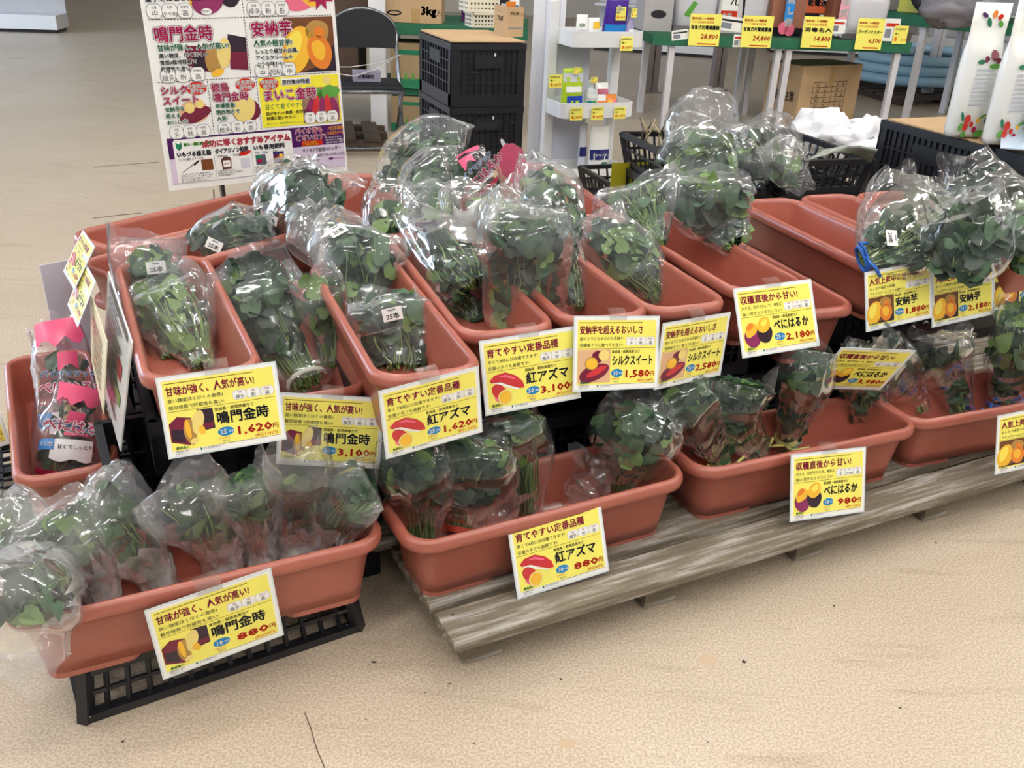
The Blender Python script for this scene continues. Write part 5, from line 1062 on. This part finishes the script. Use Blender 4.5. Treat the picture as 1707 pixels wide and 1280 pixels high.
def TP(px, py): 
    q = at(px, py, tz); return q
tankm = mat('tank_white', (206, 206, 214), .35); orange = mat('orange_plastic', (222, 104, 56), .4)
def tank(px, py, w, dpt, h, label, draw=None, straps=True):
    q = TP(px, py)+tn*(dpt/2); t = thing('sprayer', label, 'sprayer', (q.x, q.y, tz), tyaw, 'backpack sprayers on the sales table'); m = M()
    m.loft([rrect(w*a, dpt*b, min(w, dpt)*.22, z*h, 6) for z, a, b in ((0, .86, .9), (.03, .93, 1), (.3, .95, 1), (.75, 1, 1), (.92, .96, .95), (.97, .6, .7), (1.0, .5, .5))], tankm, smooth=True); m.build('tank', t)
    m = M(); m.tube([(0, 0, h*.97), (0, 0, h*1.06)], .06, black, 12); m.build('cap', t)
    m = M(); m.box((0, 0, .02), (w*.98, dpt*1.04, .04), mat('pump_grey', (110, 104, 110), .5)); m.build('base', t)
    if straps:
        m = M(); m.tube([(-w*.52, -.02, h*.9), (-w*.60, -.06, h*.5), (-w*.55, -.03, .06)], .016, black, 6); m.tube([(-w*.50, .0, h*.95), (-w*.56, -.05, h*.6)], .02, orange, 6); m.build('strap', t)
    if draw:
        m = M(); draw(m, w, dpt, h); m.build('label_sticker', t)
    return t
def FT(d): return Matrix.Translation((0, -d/2-.004, 0)) @ Matrix.Rotation(PI/2, 4, 'X')
tank(1158, 53, .36, .28, .48, 'white tank sprayer with orange strap, leftmost on the sales table', lambda m, w, d, h: m.add([FT(d) @ V(*p) for p in ((-.10, .12, 0), (-.06, .105, 0), (.0, .205, 0), (-.035, .22, 0))], [(0, 1, 2, 3)], p_leaf))
def lab2(m, w, d, h):
    T = FT(d); m.rect(-.08, .12, .12, .30, orange, 0, T); m.rect(-.08, .12, .12, .16, p_blk, .0006, T); m.text('乾電池', -.07, .215, .05, p_blk, .0008, bold=.05, T=T); m.ell(.065, .235, .022, .028, paper, .0006, T=T); m.text('7', .053, .218, .045, p_blk, .0012, bold=.03, T=T); m.rect(.09, .165, .118, .25, p_gold, .0006, T); m.rect(.04, .13, .11, .15, paper, .0009, T)
tank(1352, 58, .36, .28, .50, 'white tank sprayer with orange and black battery label on the sales table', lab2, False)
tank(1440, 66, .36, .30, .34, 'white tank sprayer with grey motor, rightmost on the sales table', None, False)
q = TP(1440, 60)+tn*.15; m = M(); m.loft([rrect(.22, .2, .04, z, 5) for z in (0, .25)], mat('pump_light', (190, 190, 196), .4)); m.box((.0, -.1, .08), (.02, .006, .02), black); tag(m.build('sprayer_motor', None, (q.x, q.y, tz+.362), tyaw), 'pale grey motor unit standing on top of the rightmost sprayer', 'motor')
def pbox(px, py, w, dpt, h, mt, label, draw):
    q = TP(px, py)+tn*(dpt/2); return carton((q.x, q.y, tz), w, dpt, h, tyaw, label, mt, draw, group='boxed sprayers on the sales table')
greybox = mat('grey_carton', (176, 172, 172), .6); wbox = mat('pale_carton', (206, 200, 204), .5)
pbox(1095, 52, .22, .3, .5, greybox, 'grey box with a dark hand hole at left end of the sales table', lambda m, L, W, H: (m.ell(0, .12, .06, .03, black, 0, T=face(m, 'F', L, W)), m.rect(-.07, .25, .07, .262, p_grey, 0, face(m, 'F', L, W)), m.rect(-.07, .29, .05, .302, p_grey, 0, face(m, 'F', L, W))))
def sprbox(m, L, W, H):
    T = face(m, 'F', L, W); m.rect(-.19, .16, -.06, .30, paper, 0, T); m.text('7L', -.13, .2, .075, p_blk, .0004, bold=.02, T=T); m.rect(-.19, .10, -.06, .16, p_price, 0, T); m.text('充電', -.18, .11, .04, paper, .0004, bold=.04, T=T)
    m.poly([(.0, .06), (.13, .06), (.14, .26), (.10, .34), (.03, .34), (-.01, .26)], tankm, 0, T); m.poly([(-.015, .05), (.0, .06), (-.01, .26), (.03, .34), (.02, .36), (-.03, .27)], p_blk, .0004, T); m.poly([(.04, .34), (.10, .34), (.1, .40), (.04, .40)], p_price, .0004, T); m.poly([(.16, .05), (.2, .05), (.23, .4), (.18, .4)], p_grey, 0, T)
pbox(1237, 56, .41, .3, .52, wbox, 'pale printed box with a sprayer picture and 7L panel', sprbox)
pbox(1308, 60, .26, .3, .5, mat('red_brown_carton', (150, 96, 74), .7), 'red brown box behind the blue strip banner', lambda m, L, W, H: m.rect(-.13, 0, .13, .06, p_blk, 0, face(m, 'F', L, W)))
pbox(1390, 62, .10, .3, .46, mat('red_brown_carton', (150, 96, 74), .7), 'narrow red brown box behind the pink strip banner', lambda m, L, W, H: m.rect(-.05, .0, .05, .07, p_blk, 0, face(m, 'F', L, W)))
def banner(px, py, label, mt, txt, rnd_):
    q = TP(px, py)-tn*.02; m = M(); T = Matrix.Rotation(PI/2, 4, 'X'); m.box((0, .002, .30), (.07, .001, .44), mt)
    for i, c in enumerate(txt): m.text(c, 0, .40-.08*i, .06, paper if mt is not paper else p_price, .001, bold=.05, al='c', T=T)
    for a, b, mm in ((-.03, .06, paper), (.02, .05, paper)): m.ell(a, b, .04, .045, p_pink if rnd_ else p_lgrey, .0006, T=T)
    tag(m.build('strip_banner', None, (q.x, q.y, tz+.001), tyaw), label, 'banner')
banner(1308, 61, 'blue lettered strip banner standing on the sales table', sky_, 'くり返し使', 1); banner(1397, 64, 'pink lettered strip banner standing on the sales table', mat('pale_pink_print', (240, 170, 190), .3), '乾電池式', 0)
for px, py, w, ti, pr, lab in ((1175, 70, .235, '背負式充電噴霧機', '28,800', 'yellow 28,800 yen tag hanging on the green table edge'), (1262, 73, .235, '背負式充電噴霧機', '24,800', 'yellow 24,800 yen tag hanging on the green table edge'), (1363, 74, .235, '消毒名人', '14,800', 'yellow 14,800 yen tag hanging on the green table edge'), (1450, 77, .21, 'ガーデンマスター', '6,500', 'yellow 6,500 yen tag hanging on the green table edge')):
    q = edge(px, py-20, .02); ytag(q.x, q.y, q.z, w, .22, lab, price=pr, title=ti, rz=math.degrees(tyaw), parent_m=Matrix.Identity(4), tilt=-3)
q = edge(1501, 58); ytag(q.x, q.y, q.z, .11, .13, 'small yellow tag at right end of the green table edge', price='330', rz=math.degrees(tyaw), parent_m=Matrix.Identity(4))
for px, py, w, h, lab, rz in ((1220, 40, .20, .10, 'small white paper slip between two yellow sprayer tags', 5), (1134, 58, .13, .07, 'white barcode slip at left on the green table edge', -8), (1231, 68, .08, .09, 'white barcode slip left of the 24,800 yen tag', 0), (1398, 44, .11, .10, 'white barcode slip right of the 14,800 yen tag', 0), (1486, 50, .12, .16, 'white printed leaflet with red top at right end of the table', 0)):
    q = edge(px, py, .004 if h < .15 else .006); m = M(); m.box((0, 0, 0), (w, .001, h), paper); T = Matrix.Translation((0, -.0012, 0)) @ Matrix.Rotation(PI/2, 4, 'X'); m.rect(-w*.4, h*.15, w*.4, h*.3, p_price if rz == 0 else p_blk, 0, T); m.rect(-w*.4, -h*.35, 0, h*.05, p_grey, 0, T)
    o = m.build('paper_slip', None, q); o.rotation_euler = (0, R(rz), tyaw); tag(o, lab, 'paper slip', 'paper slips on the sales table')
# big carton under the table
k0, k1, k2 = at(1331, 211, 0), at(1260, 200, 0), at(1427, 203, 0); e1 = (k2-k0); L_ = e1.length; W2 = (k1-k0).length; byaw = math.atan2(e1.y, e1.x); bh = .47
def cbig(m, L, W, H):
    T = face(m, 'F', L, W); m.rect(-L*.29, H*.13, L*.27, H*.75, mat('carton_print_bg', (186, 158, 120), .8), -.0004, T)
    for k in range(8): m.rect(-L*.29, H*(.13+.62*k/7.3), L*.27, H*(.13+.62*k/7.3)+.004, kraft_ink, .0002, T)
    for x in (-.29, -.19, .03, .27): m.rect(L*x, H*.13, L*x+.004, H*.74, kraft_ink, .0002, T)
    rnd = random.Random(4)
    for k in range(7):
        for x in (-.24, -.1, .1, .19): m.text(rnd.choice('品番入数名称色号'), L*x, H*(.145+.085*k), .03, kraft_ink, .0003, T=T)
    m.rect(-.03, H*.66, .03, H, mat('carton_tape', (176, 142, 92), .4), .0005, T)
    T = face(m, 'L', L, W); m.text('取扱い注意', -W*.36, H*.42, .085, kraft_ink, .0002, bold=.03, width=W*.72, T=T)
kc = (k1+k2)/2
carton((kc.x, kc.y, 0), L_, W2, bh, byaw, 'large kraft carton with printed grid on floor under the sales table', card_kraft, cbig)
# second table with carts, and hose coil
q0, q1 = at(1483, 30, .80), at(1625, 44, .80); d2 = (q1-q0).normalized(); L2 = (q1-q0).length*1.6; y2 = math.atan2(d2.y, d2.x)
t2 = thing('display_table', 'second green covered table with wheeled carts, far right', 'table', (q0.x, q0.y, 0), y2)
m = M(); m.box((L2/2-.1, .4, .80), (L2+.2, .8, .09), greencloth); m.build('table_top', t2, bevel=.004)
for x in (.3, L2-.1):
    for y in (.06, .74):
        m = M(); m.box((x, y, .378), (.05, .05, .755), alu); m.build('leg', t2)
for (px, py), lab in (((1542, 168), 'pale aluminium double post in front of the blue hose coil'), ((1612, 150), 'pale aluminium post at right behind the fertiliser bags')):
    q = at(px, py, 0); m = M(); m.box((-.03, 0, 1.1), (.05, .05, 2.2), alu); m.box((.03, .0, 1.1), (.05, .05, 2.2), alu); m.box((0, 0, .004), (.16, .1, .008), alu); tag(m.build('post', None, q, R(25)), lab, 'post')
t2m = Matrix.Translation((q0.x, q0.y, 0)) @ Matrix.Rotation(y2, 4, 'Z')
rubber = mat('tyre_rubber', (34, 33, 36), .7); rim_ = mat('wheel_rim', (170, 176, 184), .3, metal=.5)
def wheel(x, y, r, label, rz=0):
    t = thing('spare_tyre', label, 'tyre', t2m @ V(x, y, .846), y2+rz, 'tyres on the far table'); m = M(); n = 28; rings = []
    for k in range(n):
        a = 2*PI*k/n; rings.append([((r*.72+r*.28*math.cos(b))*math.cos(a), r*.26*math.sin(b), r+(r*.72+r*.28*math.cos(b))*math.sin(a)) for b in [2*PI*i/12 for i in range(12)]])
    rings.append(rings[0]); m.loft(rings, rubber, False, False, True); m.build('tyre', t)
    m = M(); m.loft([[(r*q_*math.cos(a), y_, r+r*q_*math.sin(a)) for a in [2*PI*i/20 for i in range(20)]] for q_, y_ in ((.12, -.05), (.5, -.03), (.52, .03), (.1, .05))], rim_); m.build('rim', t)
wheel(.28, .12, .19, 'black cart tyre with pale rim at left on the far table', .3); wheel(1.22, .12, .19, 'black cart tyre standing mid far table beside the grey sack', -.2); wheel(1.72, .2, .2, 'black cart tyre at right photo edge on the far table', .1)
q = t2m @ V(.78, .2, .86); lump('sack', 'grey plastic sack slumped between cart tyres on the far table', 'sack', 1585, 16, .94, .17, mat('grey_sack', (112, 110, 118), .4), (1.35, .8, .75), None, 6, .3)
m = M(); m.box((0, 0, .2), (.2, .1, .4), mat('yellow_panel', (214, 204, 50), .4)); tag(m.build('yellow_sheet', None, t2m @ V(.05, .25, .846), y2), 'yellow metal sheet at left end of the far table', 'sheet'); m = M(); m.box((0, 0, .2), (.3, .1, .4), mat('yellow_panel', (214, 204, 50), .4)); tag(m.build('yellow_sheet', None, t2m @ V(1.5, .35, .846), y2), 'yellow metal sheet between tyres at right on far table', 'sheet')
hq = at(1522, 150, .05); hb = thing('hose_pallet', 'dark wooden pallet under the pale blue hose coil', 'pallet', (hq.x, hq.y, 0), R(15))
for k in range(7):
    m = M(); m.box((0, -.6+.2*k, .07), (1.3, .14, .02), dwood); m.build('board', hb)
for k in range(3):
    m = M(); m.box((-.55+.55*k, 0, .03), (.08, 1.3, .06), dwood); m.build('bearer', hb)
m = M(); hose = mat('pale_blue_hose', (150, 186, 206), .35); pts = []
for k in range(int(3.7*36)):
    a = 2*PI*k/36; lv = k/36; r = .62-.03*lv if lv < 2.6 else .542-.09*(lv-2.6); pts.append((r*math.cos(a), r*math.sin(a), .135+.088*lv))
m.tube(pts, .048, hose, 10); tag(m.build('hose_coil', None, (hq.x, hq.y, 0)), 'thick pale blue hose coiled on a dark pallet at back right', 'hose')
# ------------------------------------------------------------------ gondola shelving far behind
goods = [p_red, p_blue, p_leaf, p_gold, paper, p_org, p_pur, p_lgrey]
def gondola(p0, p1, label, h=1.6, dpt=.45):
    d = (p1-p0).normalized(); L = (p1-p0).length; t = thing('gondola_shelf', label, 'shelving', p0, math.atan2(d.y, d.x), 'white gondola shelving far behind')
    m = M(); m.box((L/2, dpt/2, .02), (L-.06, dpt-.06, .04), black); m.build('plinth', t); m = M(); m.box((L/2, dpt/2, .12), (L, dpt, .16), white_m); m.build('base', t)
    m = M(); m.box((L/2, dpt-.02, h/2+.1), (L, .03, h-.2), mat('panel_grey', (200, 200, 204), .5)); m.build('back_panel', t)
    for k in range(3):
        m = M(); m.box((L/2, dpt/2, .55+.38*k), (L, dpt*.9, .03), white_m); m.build('shelf', t)
gondola(at(-260, 45, 0), at(97, 56, 0), 'white gondola shelf base at far left across the aisle')
gondola(at(985, 83, 0), at(1192, 98, 0), 'white gondola shelf far behind left of the sprayer table'); gondola(at(1285, 88, 0), at(1450, 96, 0), 'white gondola shelf far behind under the right part of sprayer table'); gondola(at(1515, 82, 0), at(1710, 100, 0), 'white gondola shelf far behind the hose coil')
